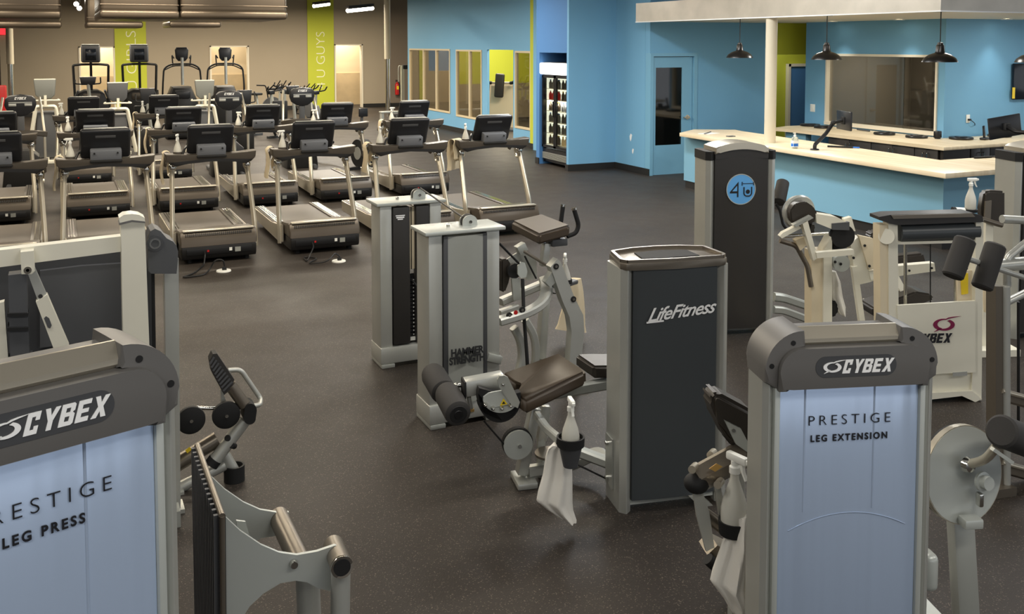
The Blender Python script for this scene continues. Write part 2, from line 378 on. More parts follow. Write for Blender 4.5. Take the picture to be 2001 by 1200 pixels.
# ---- blue window wall
BX = 9.6
Yt = lambda px, x=BX: wx(px, 150, x).y
yend = Yt(797); w1 = (Yt(880), Yt(801)); w2 = (Yt(942), Yt(892)); dr = (Yt(1003), Yt(952)); w3 = (Yt(1038), Yt(1007))
struct('wall_blue', wall_open('y', BX, BX+.06, 19.0, yend, 4.0, [(w3[0], w3[1], .40, 2.18), (dr[0], dr[1], 0, 2.2), (w2[0], w2[1], .42, 2.19), (w1[0], w1[1], .46, 2.2)]), 'wall_blue')
m = MB()
for a, b in ((19.0, dr[0]), (dr[1], yend)): m.bx(BX-.02, BX-.001, a, b, 0, .12)
struct('baseboard_blue', m, 'baseboard')
struct('trim_3', MB().bx(BX-.03, BX-.002, 19.0, 19.5, .12, 4), 'wall_lime')
for i, ((a, b), z0, z1, mu) in enumerate(((w1, .46, 2.2, (Yt(853), Yt(828))), (w2, .42, 2.19, (Yt(918),)), (w3, .40, 2.18, ()))):
    f = MB(); t_ = .045
    f.bx(BX-.02, BX+.062, a, a+t_, z0, z1); f.bx(BX-.02, BX+.062, b-t_, b, z0, z1); f.bx(BX-.02, BX+.062, a+t_, b-t_, z0, z0+t_); f.bx(BX-.02, BX+.062, a+t_, b-t_, z1-t_, z1)
    for y in mu: f.bx(BX-.018, BX+.05, y-.04, y+.04, z0+t_, z1-t_)
    struct('window_%d' % (i+1), f, 'frame_beige')
    g = MB().bx(BX+.02, BX+.028, a+.01, b-.01, z0+.01, z1-.01).build('window_pane', 'glass_tint'); g['kind'] = 'structure'
# room behind
RX = 16.5; EY = yend; xe = lambda px: wy(px, 150, EY).x; zb = wy(870, 138, EY).z; zl = wy(980, 163, EY).z
struct('wall_studio_lime', MB().bx(xe(886), RX, EY, EY+.1, zl, 4), 'wall_lime')
struct('wall_studio_lower', MB().bx(xe(886), RX, EY, EY+.1, 0, zl), 'wall_grey')
struct('wall_studio_blue', MB().bx(xe(838), xe(886), EY, EY+.1, zb, 4), 'wall_deep')
struct('wall_studio_tan', MB().bx(xe(838), xe(886), EY, EY+.1, 0, zb), 'wall_grey')
struct('wall_studio_end', MB().bx(BX+.07, xe(838), EY, EY+.1, 0, 4), 'wall_grey')
struct('wall_studio_side', MB().bx(RX, RX+.1, 17, EY, 0, 4), 'wall_lime')
struct('wall_studio_near', MB().bx(BX+.1, RX, 17.0, 17.1, 0, 4), 'wall_blue')
struct('trim_4', MB().bx(xe(819), xe(828), EY-.02, EY-.002, 0, 4), 'wall_lime')
area('studio_light', (11.6, 25, 3.9), (2, 3), 420, WARM); area('studio_light', (11.6, 20, 3.9), (2, 2), 360, WARM)
# ---- fridge niche box and pale blue return walls
zt = wx(1080, 103, 8.5).z
fy0, fy1 = wx(1107, 200, 8.5).y, wx(1054, 200, 8.5).y; ya = wx(1048, 200, 8.5).y
m = MB(); m.bx(8.5, 8.58, fy0-.06, fy0, 0, 4); m.bx(8.5, 8.58, fy1, ya, 0, 4); m.bx(8.5, 8.58, fy0, fy1, zt, 4)
m.bx(8.58, 9.45, fy1+.01, ya, 0, 4); m.bx(8.58, 9.5, fy0-.02, fy0-.002, 0, zt+.1); m.bx(9.42, 9.5, fy0, fy1, 0, zt+.1); m.bx(8.58, 9.5, fy0, fy1, zt, zt+.1)
struct('wall_niche', m, 'wall_deep')
struct('wall_return', MB().prism([(8.495, fy0-.09), (9.5, fy0-.09), (9.5, fy0-.025), (8.495, fy0-.025)], 0, 4, 'z'), 'wall_blue')
struct('wall_side', MB().bx(9.5, 9.62, 14.705, fy0+.2, 0, 4), 'wall_blue')
struct('wall_gap', MB().bx(9.5, 9.62, ya-.2, 19.2, 0, 4), 'wall_blue')
m = MB(); m.bx(8.48, 8.5, fy1, ya+.01, 0, .12); m.bx(8.475, 8.493, fy0-.11, fy0, 0, .12); m.bx(8.48, 9.5, fy0-.11, fy0-.092, 0, .12); m.bx(9.478, 9.496, 14.53, fy0-.11, 0, .12)
struct('baseboard_right', m, 'baseboard')
m = MB()
for px, py, s in ((1233, 268, .05), (1237, 295, .035)):
    p = wx(px, py, 9.497); m.pprism([p+V(0, s*a, s*b) for a, b in ((-.8, .9), (.2, 1.3), (.9, .3), (.7, -.9), (.1, -1.6), (-.4, -.5))], (-.003, 0, 0))
struct('trim_5', m, 'white_paint')
# ---- door wall
DY = 14.55
struct('wall_door', wall_open('x', DY, DY+.15, 9.5, 12.25, 4, [(9.54, 10.45, 0, 2.14)]), 'wall_blue')
m = MB(); m.bx(9.497, 9.56, DY-.03, DY+.13, 0, 2.18); m.bx(10.43, 10.5, DY-.03, DY+.13, 0, 2.18); m.bx(9.56, 10.43, DY-.03, DY+.13, 2.12, 2.18)
struct('trim_6', m, 'door_blue')
dt = wall_open('x', DY+.02, DY+.065, 9.57, 10.42, 2.11, [(9.64, 10.2, .53, 1.92)])
d2 = struct('door_2', dt, 'door_blue')
MB().bx(9.64, 10.2, DY+.035, DY+.05, .53, 1.92).build('door_glass', 'glass_dark', d2, label='dark glass panel')
m = MB().cyl((10.32, DY+.02, 1.02), (10.32, DY-.04, 1.02), .022).cyl((10.32, DY+.02, 1.02), (10.32, DY+.01, 1.02), .04).bar((10.33, DY-.035, 1.02), (10.21, DY-.035, 1.02), .018, .02)
m.build('door_handle', 'chrome', d2)
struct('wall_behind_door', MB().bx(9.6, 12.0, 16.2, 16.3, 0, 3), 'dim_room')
# ---- yellow corridor
struct('wall_corridor_header', MB().bx(12.26, 13.4, DY, DY+.15, 2.14, 4), 'wall_lime')
struct('wall_corridor_end', MB().bx(12.0, 15.2, 16.4, 16.5, 0, 3), 'wall_lime')
a, b = wy(1541, 130, 16.38), wy(1569, 130, 16.38)
d3 = struct('door_3', MB().bx(a.x, b.x+.6, 16.33, 16.395, 0, a.z), 'wall_deep')
m = MB(); m.bx(a.x-.06, a.x, 16.3, 16.395, 0, a.z+.06); m.bx(a.x-.06, b.x+.66, 16.3, 16.395, a.z, a.z+.06); struct('trim_7', m, 'frame_cream')
area('corridor_light', (13.3, 15.6, 2.9), (.6, .6), 22, (1, .97, .9))
d4 = struct('door_4', MB().bx(12.27, 12.31, DY+.16, DY+.95, .01, 2.1), 'door_blue')
# ---- reception back walls
WX = 12.5; yw0, yw1 = wx(1832, 200, WX).y, wx(1614, 200, WX).y; yc = wx(1845, 200, WX).y; yl = wx(1573, 200, WX).y
struct('wall_reception', wall_open('y', WX, WX+.08, yc+.121, yl, 4, [(yw0, yw1, .93, 2.16)]), 'wall_blue')
f = MB(); t_ = .035
f.bx(WX-.03, WX+.085, yw0, yw0+t_, .96, 2.13); f.bx(WX-.03, WX+.085, yw1-t_, yw1, .96, 2.13); f.bx(WX-.04, WX+.09, yw0, yw1, .90, .96); f.bx(WX-.03, WX+.09, yw0, yw1, 2.13, 2.17)
struct('window_4', f, 'frame_cream')
ym = wx(1762, 200, WX).y
g = MB().bx(WX+.03, WX+.038, yw0+.01, ym-.006, .95, 2.14).bx(WX+.045, WX+.053, ym, yw1-.01, .95, 2.14).build('window_pane', 'glass_tint'); g['kind'] = 'structure'
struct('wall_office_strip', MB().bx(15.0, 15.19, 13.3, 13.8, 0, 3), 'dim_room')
struct('wall_office', MB().bx(15.2, 15.3, yc+.15, 16.4, 0, 3), 'tan_room')
struct('wall_office_side', MB().bx(WX+.15, 15.2, yl+.05, yl+.15, 0, 2.7), 'tan_room')
struct('wall_right', MB().bx(WX, 20, yc, yc+.12, 0, 4), 'wall_blue')
area('office_light', (13.8, 12.6, 2.6), (1, 1), 70, (1, .95, .86))
# ---- soffit over the reception
sb = MB().prism([(9.2, 8.06), (16, 8.06), (16, 8.18), (9.32, 8.18), (9.32, DY-.001), (9.2, DY-.001)], 2.725, 3.05, 'z')
ss = struct('trim_8', sb, 'corrugated')
struct('ceiling_soffit', MB().bx(9.25, 16, 8.1, DY-.002, 2.735, 2.78), 'frame_cream')
struct('trim_9', MB().prism([(9.19, 8.05), (16, 8.05), (16, 8.08), (9.22, 8.08), (9.22, DY-.002), (9.19, DY-.002)], 2.715, 2.73, 'z'), 'white_paint')
for px, py, pl in ((1652, 0, 'x'), (1783, 0, 'x'), (1934, 0, 'y')):
    p = wx(px, 60, WX) if pl == 'x' else wy(px, 60, yc)
    q = V(p.x-.3, p.y, 2.73) if pl == 'x' else V(p.x, p.y-.3, 2.73)
    t = Th('recessed_downlight', {1652: 'small round downlight left of the three over the back counter', 1783: 'middle round downlight in the soffit above the reception window', 1934: 'right-hand round downlight above the power outlet wall'}[px], 'light', q, 0, 'downlights over the back counter')
    MB().lathe([(.055, -.004), (.085, -.008), (.085, .004), (.055, .004)]).build('trim_ring', 'white_paint', t)
    MB().lathe([(.0, -.003), (.056, -.003), (.056, .003), (0, .003)]).build('lens', 'lamp_emit', t)
    l = bpy.data.lights.new('spot', 'SPOT'); l.energy = 26; l.spot_size = R(80); l.spot_blend = .8; l.color = (1, .98, .9); l.shadow_soft_size = .05
    o = bpy.data.objects.new('downlight_beam', l); o.location = q-V(0, 0, .02); COL.objects.link(o)
# unseen fill lights added under the soffit to brighten the reception
area('reception_fill', (10.4, 11.5, 2.68), (.3, .3), 34, (1, .97, .9)); area('reception_fill', (10.6, 9.0, 2.68), (.3, .3), 34, (1, .97, .9)); area('reception_fill', (13.4, 9.2, 2.68), (.3, .3), 34, (1, .97, .9))
# ---- steel posts
def post(name, px, y, zs, lab):
    p = wy(px, 150, y); t = Th(name, lab, 'column', (p.x, y, 0))
    MB().cyl((0, 0, 0), (0, 0, zs), .075).build('shaft', 'chrome', t, label='bare polished steel lower shaft')
    MB().cyl((0, 0, zs-.003), (0, 0, 3.98), .098).build('sleeve', 'pole_paint', t, label='painted grey upper sleeve')
p = wz(757, 228); post('steel_post', 757.5, p.y, wy(757, 115, p.y).z, 'tall round steel post standing before the fire extinguisher')
post('steel_post', 21, 31.5, wy(19, 125, 31.5).z, 'tall round steel post at the far left edge of the room')
p = wz(1503, 280, .92)
t = Th('painted_column', 'cream painted round column rising from the front desk worktop', 'column', (p.x+.07, p.y+.07, .921)); MB().cyl((0, 0, 0), (0, 0, 2.73-.921), .082).build('shaft', 'pole_paint', t)
# ---- ceiling ducts
def duct(px0, px1, py0, y, depth, lab):
    a, b = wy(px0, py0, y), wy(px1, py0, y); z = a.z; L = b.x-a.x
    t = Th('air_duct', lab, 'duct', ((a.x+b.x)/2, y, z)); h = L/2
    MB().bx(-h, h, 0, depth, .12, 1.0, .08, 4).build('body', 'duct', t)
    MB().bx(-h-.01, h+.01, -.02, depth+.02, 0, .17, .06, 4).build('flange', 'duct', t)
    MB().bx(-h-.004, h+.004, -.006, depth, .25, .28, .01, 2).build('seam', 'duct', t)
duct(-60, 119, 35, 21, 3.0, 'wide metal air duct at the top left corner')
duct(-60, 120, 53, 28, 2.0, 'lower metal air duct behind the top left duct')
duct(196, 350, 35, 20.5, 3, 'metal air duct hanging above the GIRLS banner, front one')
duct(354, 561, 36, 20.5, 3, 'long metal air duct right of the GIRLS banner, nearest the tube lamps')
duct(170, 279, 54, 28, 2, 'lower metal air duct hanging just over the GIRLS banner')
duct(332, 432, 53, 28, 2, 'short lower metal air duct behind the two front ducts')
# tube lamps
for k, (xa, ya_, xb, yb_) in enumerate(((613, 12, 643, 8), (679, 21, 728, 16))):
    p, q = wy(xa, ya_, 30-6*k), wy(xb, yb_, 30.6-6*k)
    t = Th('tube_lamp', ['small lit tube lamp under the ceiling above the GUYS banner', 'longer lit tube lamp hanging right of the GUYS banner'][k], 'lamp', (p+q)/2, 0, 'lit tube lamps')
    d = (q-p)/2
    MB().tube([-d, d], .05).build('tube', 'lamp_emit', t); MB().bar(-d+V(0, 0, .08), d+V(0, 0, .08), .1, .08).build('housing', 'ceiling_dark', t)
    MB().cyl((0, 0, .1), (0, 0, 3.99-(p.z+q.z)/2), .008, n=8).build('hanger', 'cable', t)
for k, (px, py) in enumerate(((149, 8), (155, 16))):
    p = wy(px, py, 24+k); t = Th('spot_lamp', ['upper small bright spot lamp between the ducts', 'lower small bright spot lamp between the ducts'][k], 'lamp', p, 0, 'bright spot lamps between the ducts')
    MB().ball((0, 0, 0), .055).build('bulb', 'lamp_emit', t); MB().cyl((0, 0, .04), (0, 0, 3.99-p.z), .012, n=8).build('stem', 'cable', t)
# exit sign
p = wy(4, 61, FY-.1); t = Th('exit_sign', 'small red lit sign high on the far left wall', 'sign', p); MB().bx(-.14, .11, -.02, .02, -.11, .11).build('sign_face', 'red_light', t)
# extinguishers
def extinguisher(px, py, y, lab, s=1., side=0):
    p = wy(px, py, y); t = Th('fire_extinguisher', lab, 'fire extinguisher', p)
    MB().lathe([(0, -.25), (.075, -.25), (.08, -.2), (.08, .1), (.06, .17), (.025, .2), (.02, .24), (0, .24)]).build('cylinder', 'red', t)
    MB().bx(-.05, .03, -.02, .02, .24, .27).bx(-.06, .02, -.02, .02, .28, .3).build('valve', 'black_plastic', t)
    MB().tube([(0, 0, .25), (.09, 0, .2), (.1, 0, 0), (.09, 0, -.15)], .014, fil=.05).build('hose', 'black_plastic', t)
    MB().bx(-.05, .05, .07, .1, -.05, .1).build('bracket', 'silver', t)
    MB().bx(-.04, .04, -.083, -.07, -.05, .08).build('label_plate', 'yellow', t)
extinguisher(776, 172, FY-.13, 'red fire extinguisher hung on the far wall right of the steel post')
p = wy(5, 190, 30); t = Th('hose_cabinet', 'tall red cabinet standing at the far left edge', 'cabinet', (p.x, 30, 0)); MB().bx(-.13, .1, 0, .2, 0, wy(5, 167, 30).z, .03).build('body', 'red', t); MB().bx(-.1, .07, -.01, 0, .2, .7).build('door', 'red', t)
# ================================================================== FRIDGE
t = Th('drinks_fridge', 'tall black glass-door drinks fridge with lit white header in blue niche', 'fridge', ((8.53+9.3)/2, (fy0+fy1)/2, 0))
FW = (fy1-fy0)/2-.02; X0, X1 = -.37, .36
zc = wx(1080, 122, 8.55).z; zh = wx(1080, 148, 8.55).z; zd = wx(1080, 290, 8.55).z
m = MB(); m.bx(X0+.03, X1, -FW, -FW+.04, .06, zh); m.bx(X0+.03, X1, FW-.04, FW, .06, zh); m.bx(X1-.03, X1, -FW, FW, .06, zh); m.bx(X0+.03, X1, -FW, FW, zh-.02, zc); m.bx(X0+.05, X1, -FW, FW, .06, zd-.02)
m.build('cabinet', 'fridge_black', t)
MB().bx(X1-.05, X1-.035, -FW+.04, FW-.04, zd, zh-.02).bx(X0+.08, X1-.05, FW-.06, FW-.045, zd, zh-.02).bx(X0+.08, X1-.05, -FW+.045, -FW+.06, zd, zh-.02).build('liner', 'fridge_in_glow', t)
MB().bx(X0-.06, X0+.04, -FW+.05, FW, zh+.02, zc-.01, .03, 3).build('header_light', 'fridge_sign', t)
g = MB()
for k in range(6): g.bx(X0+.0, X0+.03, -FW+.02, FW-.02, .13+k*(zd-.22)/6, .13+k*(zd-.22)/6+.009)
g.build('grille', 'silver_paint', t)
MB().bx(X0+.02, X0+.06, -FW+.02, FW-.02, .1, zd-.03).build('grille_backing', 'fridge_black', t)
for k in (-1, 1):
    y0, y1 = (-FW, -.005) if k < 0 else (.005, FW)
    d = MB(); q = .045
    d.bx(X0, X0+.04, y0, y0+q, zd, zh); d.bx(X0, X0+.04, y1-q, y1, zd, zh); d.bx(X0, X0+.04, y0, y1, zd, zd+q); d.bx(X0, X0+.04, y0, y1, zh-q, zh)
    dd = d.build('door', 'fridge_black', t)
    MB().bx(X0+.015, X0+.022, y0+q, y1-q, zd+q, zh-q).build('pane', 'glass', dd)
    yh = -.03 if k < 0 else .03
    MB().bx(X0-.03, X0, yh-.01, yh+.01, .95, 1.25).build('handle', 'fridge_black', dd)
sh = []; NS = 5
for k in range(NS+1):
    z = zd+.06+k*(zh-zd-.1)/(NS+1)
    MB().bx(X0+.07, X1-.06, -FW+.06, FW-.06, z-.008, z).build('shelf', 'white_plastic', t); sh.append(z)
cols = [('pad_brown', 'yellow', 'amber'), ('red', 'white_plastic', 'red'), ('slate', 'silver', 'grey'), ('mid_grey', 'blue_label', 'dark blue'), ('cream_warm', 'yellow', 'pale yellow')]
protos = []
fx, fyc = t.o.location.x, t.o.location.y
side = ['left', 'right']; lev = ['lowest', 'second lowest', 'middle', 'second highest', 'top', 'very top']
for r in range(NS+1):
    for k in range(2):
        mi = [(0, 4), (2, 3), (3, 2), (0, 3), (1, 0), (3, 2)][r][1-k]
        c = cols[mi]
        for j in range(5):
            y = fyc+(.08+j*(FW-.16)/4.2 if k else -(.08+j*(FW-.16)/4.2))
            lab = '%s drink bottle on the %s shelf behind the %s fridge door' % (c[2], lev[r], 'left' if k else 'right')
            grp = 'drink bottles on the %s fridge shelf, %s door' % (lev[r], 'left' if k else 'right')
            if j == 0:
                b = Th('drink_bottle', lab, 'bottle', (fx+X0+.14, y, sh[r]+.001), 0, grp); h = min(.2, (zh-zd)/(NS+1)-.06)
                MB().lathe([(0, 0), (.03, 0), (.033, .02), (.033, h*.6), (.014, h*.85), (.014, h*.92), (0, h*.92)], n=10).build('body', c[0], b)
                MB().lathe([(0, h*.9), (.017, h*.9), (.017, h), (0, h)], n=10).build('cap', c[1], b); src = b.o
            else: place(src, (fx+X0+.14+.02*(j % 2), y, sh[r]+.001), 0, lab, grp)
l = bpy.data.lights.new('fridge_strip', 'AREA'); l.shape = 'RECTANGLE'; l.size = .05; l.size_y = 1.2; l.energy = 9
o = bpy.data.objects.new('fridge_strip_light', l); o.location = (fx+X0+.09, fyc, 1.2); o.rotation_euler = (0, R(-90), 0); COL.objects.link(o)
# ================================================================== RECEPTION
t = Th('reception_desk', 'L-shaped blue reception desk with pale wood worktop', 'desk', (9.15, 10, 0)); lx = lambda x, y: (x-9.15, y-10)
P = lambda *q: [lx(*p) for p in q]
MB().prism(P((9.24, 13.12), (9.08, 7.85), (14, 7.85), (14, 8.0), (9.24, 8.0), (9.38, 13.0), (9.65, 13.08), (9.65, 13.2)), 0.12, .86, 'z').build('front_panel', 'counter_front', t)
MB().prism(P((9.26, 13.1), (9.1, 7.87), (14, 7.87), (14, 7.98), (9.22, 7.98), (9.36, 13.1)), 0, .119, 'z').build('kick_board', 'baseboard', t)
MB().prism(P((9.03, 12.95), (9.6, 13.37), (10.2, 13.02), (10.12, 12.78), (9.80, 8.53), (14, 8.45), (14, 7.62), (8.84, 7.62)), .86, .92, 'z', .008).build('worktop', 'counter_top', t)
BC = 11.38
t = Th('back_counter', 'pale wood worktop running along the back reception wall', 'counter', (BC, 11, 0))
lx = lambda x, y: (x-BC, y-11)
yq = yl-.35
MB().prism(P((BC, 9.85), (BC, 12.95), (BC-.1, 13.4), (BC+.4, yq), (12.46, yq), (12.46, yc-.04), (15.8, yc-.04), (15.8, 9.85)), .83, .88, 'z', .006).build('worktop', 'counter_top', t)
MB().prism(P((BC+.08, 12.75), (BC+.08, 13.25), (BC+.2, 13.25), (BC+.2, 12.75)), 0, .83, 'z').build('end_panel', 'counter_front', t)
CXf = BC+.06
ys = [10.0]+[wx(px, 290, CXf).y for px in (1787, 1702, 1618)]
hp = [(1740,), (1660,)]
def cabinet(loc, w, lab, grp, rot):
    t = Th('base_cabinet', lab, 'cabinet', loc, rot, grp)
    MB().bx(-w/2, w/2, .02, .55, .08, .825).build('body', 'cabinet', t); MB().bx(-w/2, w/2, .06, .5, 0, .08).build('plinth', 'baseboard', t)
    for k in (-1, 1):
        a, b = (-w/2+.004, -.002) if k < 0 else (.002, w/2-.004)
        d = MB().bx(a, b, 0, .02, .1, .82, .003).build('door', 'cabinet', t)
        xh = k*.04; MB().tube([(xh, 0, .62), (xh, -.03, .62), (xh, -.03, .76), (xh, 0, .76)], .006, fil=.01, n=8).build('handle', 'chrome', d)
for i in range(3):
    a, b = ys[i], ys[i+1]; cabinet((CXf, (a+b)/2, 0), b-a-.004, ['dark base cabinet at the inner corner of the back counter', 'dark base cabinet in the middle under the reception window', 'dark base cabinet at the far end under the back counter'][i], 'dark cabinets under the back counter', -90)
xs = [BC+.63]+[wy(px, 300, 9.9).x for px in (1937,)]+[14.6]
for i in range(2):
    a, b = xs[i], xs[i+1]; cabinet(((a+b)/2, 9.92, 0), b-a-.004, ['dark base cabinet facing the front desk below the desk phone', 'dark base cabinet furthest right under the back counter'][i], 'dark cabinets under the back counter', 0)
MB_c = Th('corner_post', 'narrow dark filler panel at the cabinet corner', 'panel', (BC+.07, 9.92, 0)); MB().bx(0, .54, 0, .05, 0, .825).build('panel', 'cabinet', MB_c)
# small things on the counters
def on(px, py, z=.921): return wz(px, py, z)
def pad(px, py, r, lab, sc=1.):
    p = on(px, py, .882); t = Th('coiled_headset' if 0 else 'charging_tray', lab, 'tray', p, random.uniform(-20, 20), 'flat black trays on the back counter')
    MB().lathe([(0, 0), (r, 0), (r*1.05, .02), (r, .035), (r*.7, .03), (0, .028)], n=28).build('base', 'black_plastic', t)
    MB().bx(-r*.5, r*.5, -r*.3, r*.3, .03, .042, .008).build('lid', 'console_black', t)
pad(1583, 246, .17, 'round black tray at the far left end of the back counter'); pad(1608, 250, .15, 'round black tray behind the left monitor arm')
pad(1728, 263, .16, 'flat black tray below the middle of the reception window'); pad(1791, 269, .16, 'flat black tray near the right end of the window')
pad(1878, 272, .17, 'flat black tray left of the desk phone'); pad(1953, 267, .17, 'flat black tray under the right-hand monitor')
p = on(1832, 271, .882); t = Th('desk_speaker', 'small dark cube speaker on the back counter corner', 'speaker', p); MB().bx(-.05, .05, -.04, .04, .012, .12, .012).build('body', 'black_plastic', t); MB().lathe([(0, 0), (.045, 0), (.04, .012), (0, .012)]).build('foot', 'rubber', t)
p = on(1925, 273, .882); t = Th('cordless_phone', 'black cordless phone upright in its cradle', 'phone', p, 15); MB().bx(-.09, .07, -.05, .05, 0, .035, .012).build('cradle', 'black_plastic', t); MB().obox((-.045, 0, .12), (.045, .03, .2), Matrix.Rotation(R(-10), 3, 'Y'), .01).build('handset', 'screen', t)
p = on(1688, 256, .882); t = Th('pen', 'grey pen lying on the back counter below the window', 'pen', p); MB().cyl((-.02, -.15, .012), (.03, .18, .012), .012, n=10).build('barrel', 'slate', t)
p = on(1553, 290); t = Th('sanitizer_bottle', 'clear pump bottle of hand sanitizer with blue label on front desk', 'bottle', p)
MB().bx(-.045, .045, -.03, .03, 0, .16, .02, 3).build('body', 'bottle_clear', t); MB().bx(-.046, .046, -.031, -.029, .02, .11).bx(-.046, -.044, -.025, .025, .02, .11).build('label_front', 'white_plastic', t)
MB().bx(-.048, .03, -.0325, -.031, .03, .07).bx(-.0475, -.046, -.02, .02, .03, .07).build('label_band', 'blue_label', t)
MB().lathe([(0, .16), (.018, .16), (.018, .185), (.008, .19), (.008, .205), (0, .205)], n=14).bx(-.03, .012, -.008, .008, .203, .214, .003).build('pump', 'white_plastic', t)
# monitor arms
p = on(1592, 293); t = Th('monitor', 'left black computer monitor on a desk clamp arm seen from behind', 'monitor', p)
q1 = t.Y(1628, 240, .1); q2 = t.Y(1640, 236, .05)
MB().lathe([(0, 0), (.06, 0), (.055, .015), (0, .015)]).build('base', 'black_plastic', t)
MB().rtube([(0, 0, .01), (0, 0, .07), q1-V(.12, 0, .14), q1], .045, .04, fil=.04).build('arm', 'black_plastic', t)
MB().tube([q1, q2+V(.05, 0, 0)], .022).ball(q1, .035).build('joint', 'rubber', t)
MB().obox(q2+V(.09, 0, .0), (.03, .42, .26), Matrix.Rotation(R(-18), 3, 'Z'), .01).build('screen_panel', 'console_black', t)
MB().obox(q2+V(.07, 0, 0), (.03, .1, .1), Matrix.Rotation(R(-18), 3, 'Z'), .006).build('mount_plate', 'rubber', t)
p = on(2010, 315, .921); t = Th('monitor', 'right black computer monitor on an arm beside the wall outlet', 'monitor', p)
q1 = t.Y(1986, 258, .9)
c = t.Y(1968, 248, 1.2)
MB().lathe([(0, 0), (.06, 0), (.055, .015), (0, .015)]).build('base', 'black_plastic', t)
MB().rtube([(0, 0, .01), (0, 0, .1), q1+V(.12, -.3, 0), q1, c], .05, .045, fil=.05).build('arm', 'black_plastic', t)
MB().obox(c+V(0, .04, 0), (.5, .03, .3), Matrix.Rotation(R(-14), 3, 'Z') @ Matrix.Rotation(R(-8), 3, 'Y'), .01).build('screen_panel', 'console_black', t)
MB().obox(c, (.1, .05, .1), None, .01).build('mount_plate', 'rubber', t)
for px, py, L, mt, lab, cat, nm in ((1648, 289, .42, 'rubber', 'dark pen beside the monitor arm on the front desk', 'pen', 'marker_pen'), (1925, 309, .35, 'black_plastic', 'black marker on the right leg of the front desk', 'pen', 'marker_pen')):
    p = on(px, py); t = Th(nm, lab, cat, p, -52 if px < 1700 else -5); MB().cyl((-L/2, 0, .013), (L*.3, 0, .013), .013, n=10).build('barrel', mt, t); MB().cyl((L*.3, 0, .013), (L/2, 0, .013), .01, n=10).build('cap', 'blue_label' if px < 1700 else 'black_plastic', t)
p = on(1385, 261); t = Th('paper_sheet', 'white folded paper on the far end of the front desk', 'paper', p, 20); MB().bx(-.15, .15, -.1, .1, 0, .006).build('sheet', 'white_paint', t); MB().cyl((-.2, -.05, .012), (.18, .08, .012), .008, n=8).build('pen', 'slate', t)
p = on(1428, 267); t = Th('card_stack', 'small grey card stack on the front desk', 'cards', p, 0); MB().bx(-.06, .06, -.04, .04, 0, .012).build('cards', 'slate', t)
# pendants
PX = 9.38
src = None
for k, (px, yt, yb_) in enumerate(((1446, 85, 113), (1616, 85, 117), (1838, 90, 127), (2012, 100, 126))):
    y = wx(px, 60, PX).y if k < 3 else 6.7
    q = (PX, y, 2.135) if k < 3 else tuple(wy(2016, 122, 8.3))
    lab = ['black dome pendant lamp nearest the blue door', 'black dome pendant lamp between the cream column and the window', 'black dome pendant lamp in front of the reception window right end', 'black dome pendant lamp cut by the right picture edge'][k]
    if k == 0:
        t = Th('pendant_lamp', lab, 'lamp', q, 0, 'black dome pendants over the front desk'); src = t.o
        pr = [(.035, .2), (.045, .19), (.05, .12), (.06, .105), (.12, .085), (.175, .045), (.198, .005), (.2, -.002), (.194, .0), (.17, .035), (.115, .075), (.05, .095), (.03, .12)]
        MB().lathe([(a, b) for a, b in pr], n=32).build('shade', 'pendant_black', t)
        MB().lathe([(0, .19), (.036, .19), (.03, .225), (.01, .23), (0, .23)]).build('socket', 'pendant_black', t)
        MB().cyl((0, 0, .22), (0, 0, .585), .006, n=8).build('stem', 'cable', t)
        MB().lathe([(0, .585), (.07, .585), (.07, .598), (0, .598)]).build('ceiling_plate', 'cable', t)
        MB().ball((0, 0, .06), .035).build('bulb', 'bulb', t)
    else: place(src, q, 0, lab)
# tv, outlet, switches
p = wy(1992, 160, yc-.03); t = Th('television', 'dark flat television on the blue wall at right picture edge', 'television', p)
a, b = t.Y(1978, 124, 0), t.Y(1970, 195, 0)
MB().bx(a.x, a.x+1.1, -.04, .0, b.z, a.z, .01).build('screen_panel', 'screen', t); MB().bx(a.x+.2, a.x+.8, 0, .028, b.z+.1, a.z-.1).build('wall_mount', 'black_plastic', t)
MB().bx(a.x-.03, a.x+.03, -.045, -.041, b.z+.02, b.z+.2).build('energy_tag', 'yellow', t)
p = wy(1892, 232, yc-.012); t = Th('wall_outlet', 'white power outlet with black plug on the blue wall', 'outlet', p)
MB().bx(-.04, .04, -.0, .01, -.065, .065, .004).build('plate', 'white_plastic', t); MB().bx(-.015, .03, -.04, 0, -.03, .0, .005).build('plug', 'black_plastic', t)
e = t.Z(1912, 262, .885-p.z); MB().tube([(.02, -.03, -.02), (.08, -.06, -.07), e+V(-.02, .05, .05), e+V(0, 0, .006)], .006, fil=.05, n=8).build('cord', 'cable', t)
for px, py, lab, dd in ((1588, 211, 'white double light switch left of the reception window', 0), (1641, 212, 'white light switch seen at left inside the reception window', 1)):
    if dd: p = wx(px, py, 15.19)
    else: p = wx(px, py, WX-.006)
    t = Th('light_switch', lab, 'switch', p); k = .06 if not dd else .05
    MB().bx(-.005, .005, -k, k, -.07, .07, .003).build('plate', 'white_plastic', t); MB().bx(-.01, -.005, -.02, .02, -.03, .03, .002).build('rocker', 'white_plastic', t)
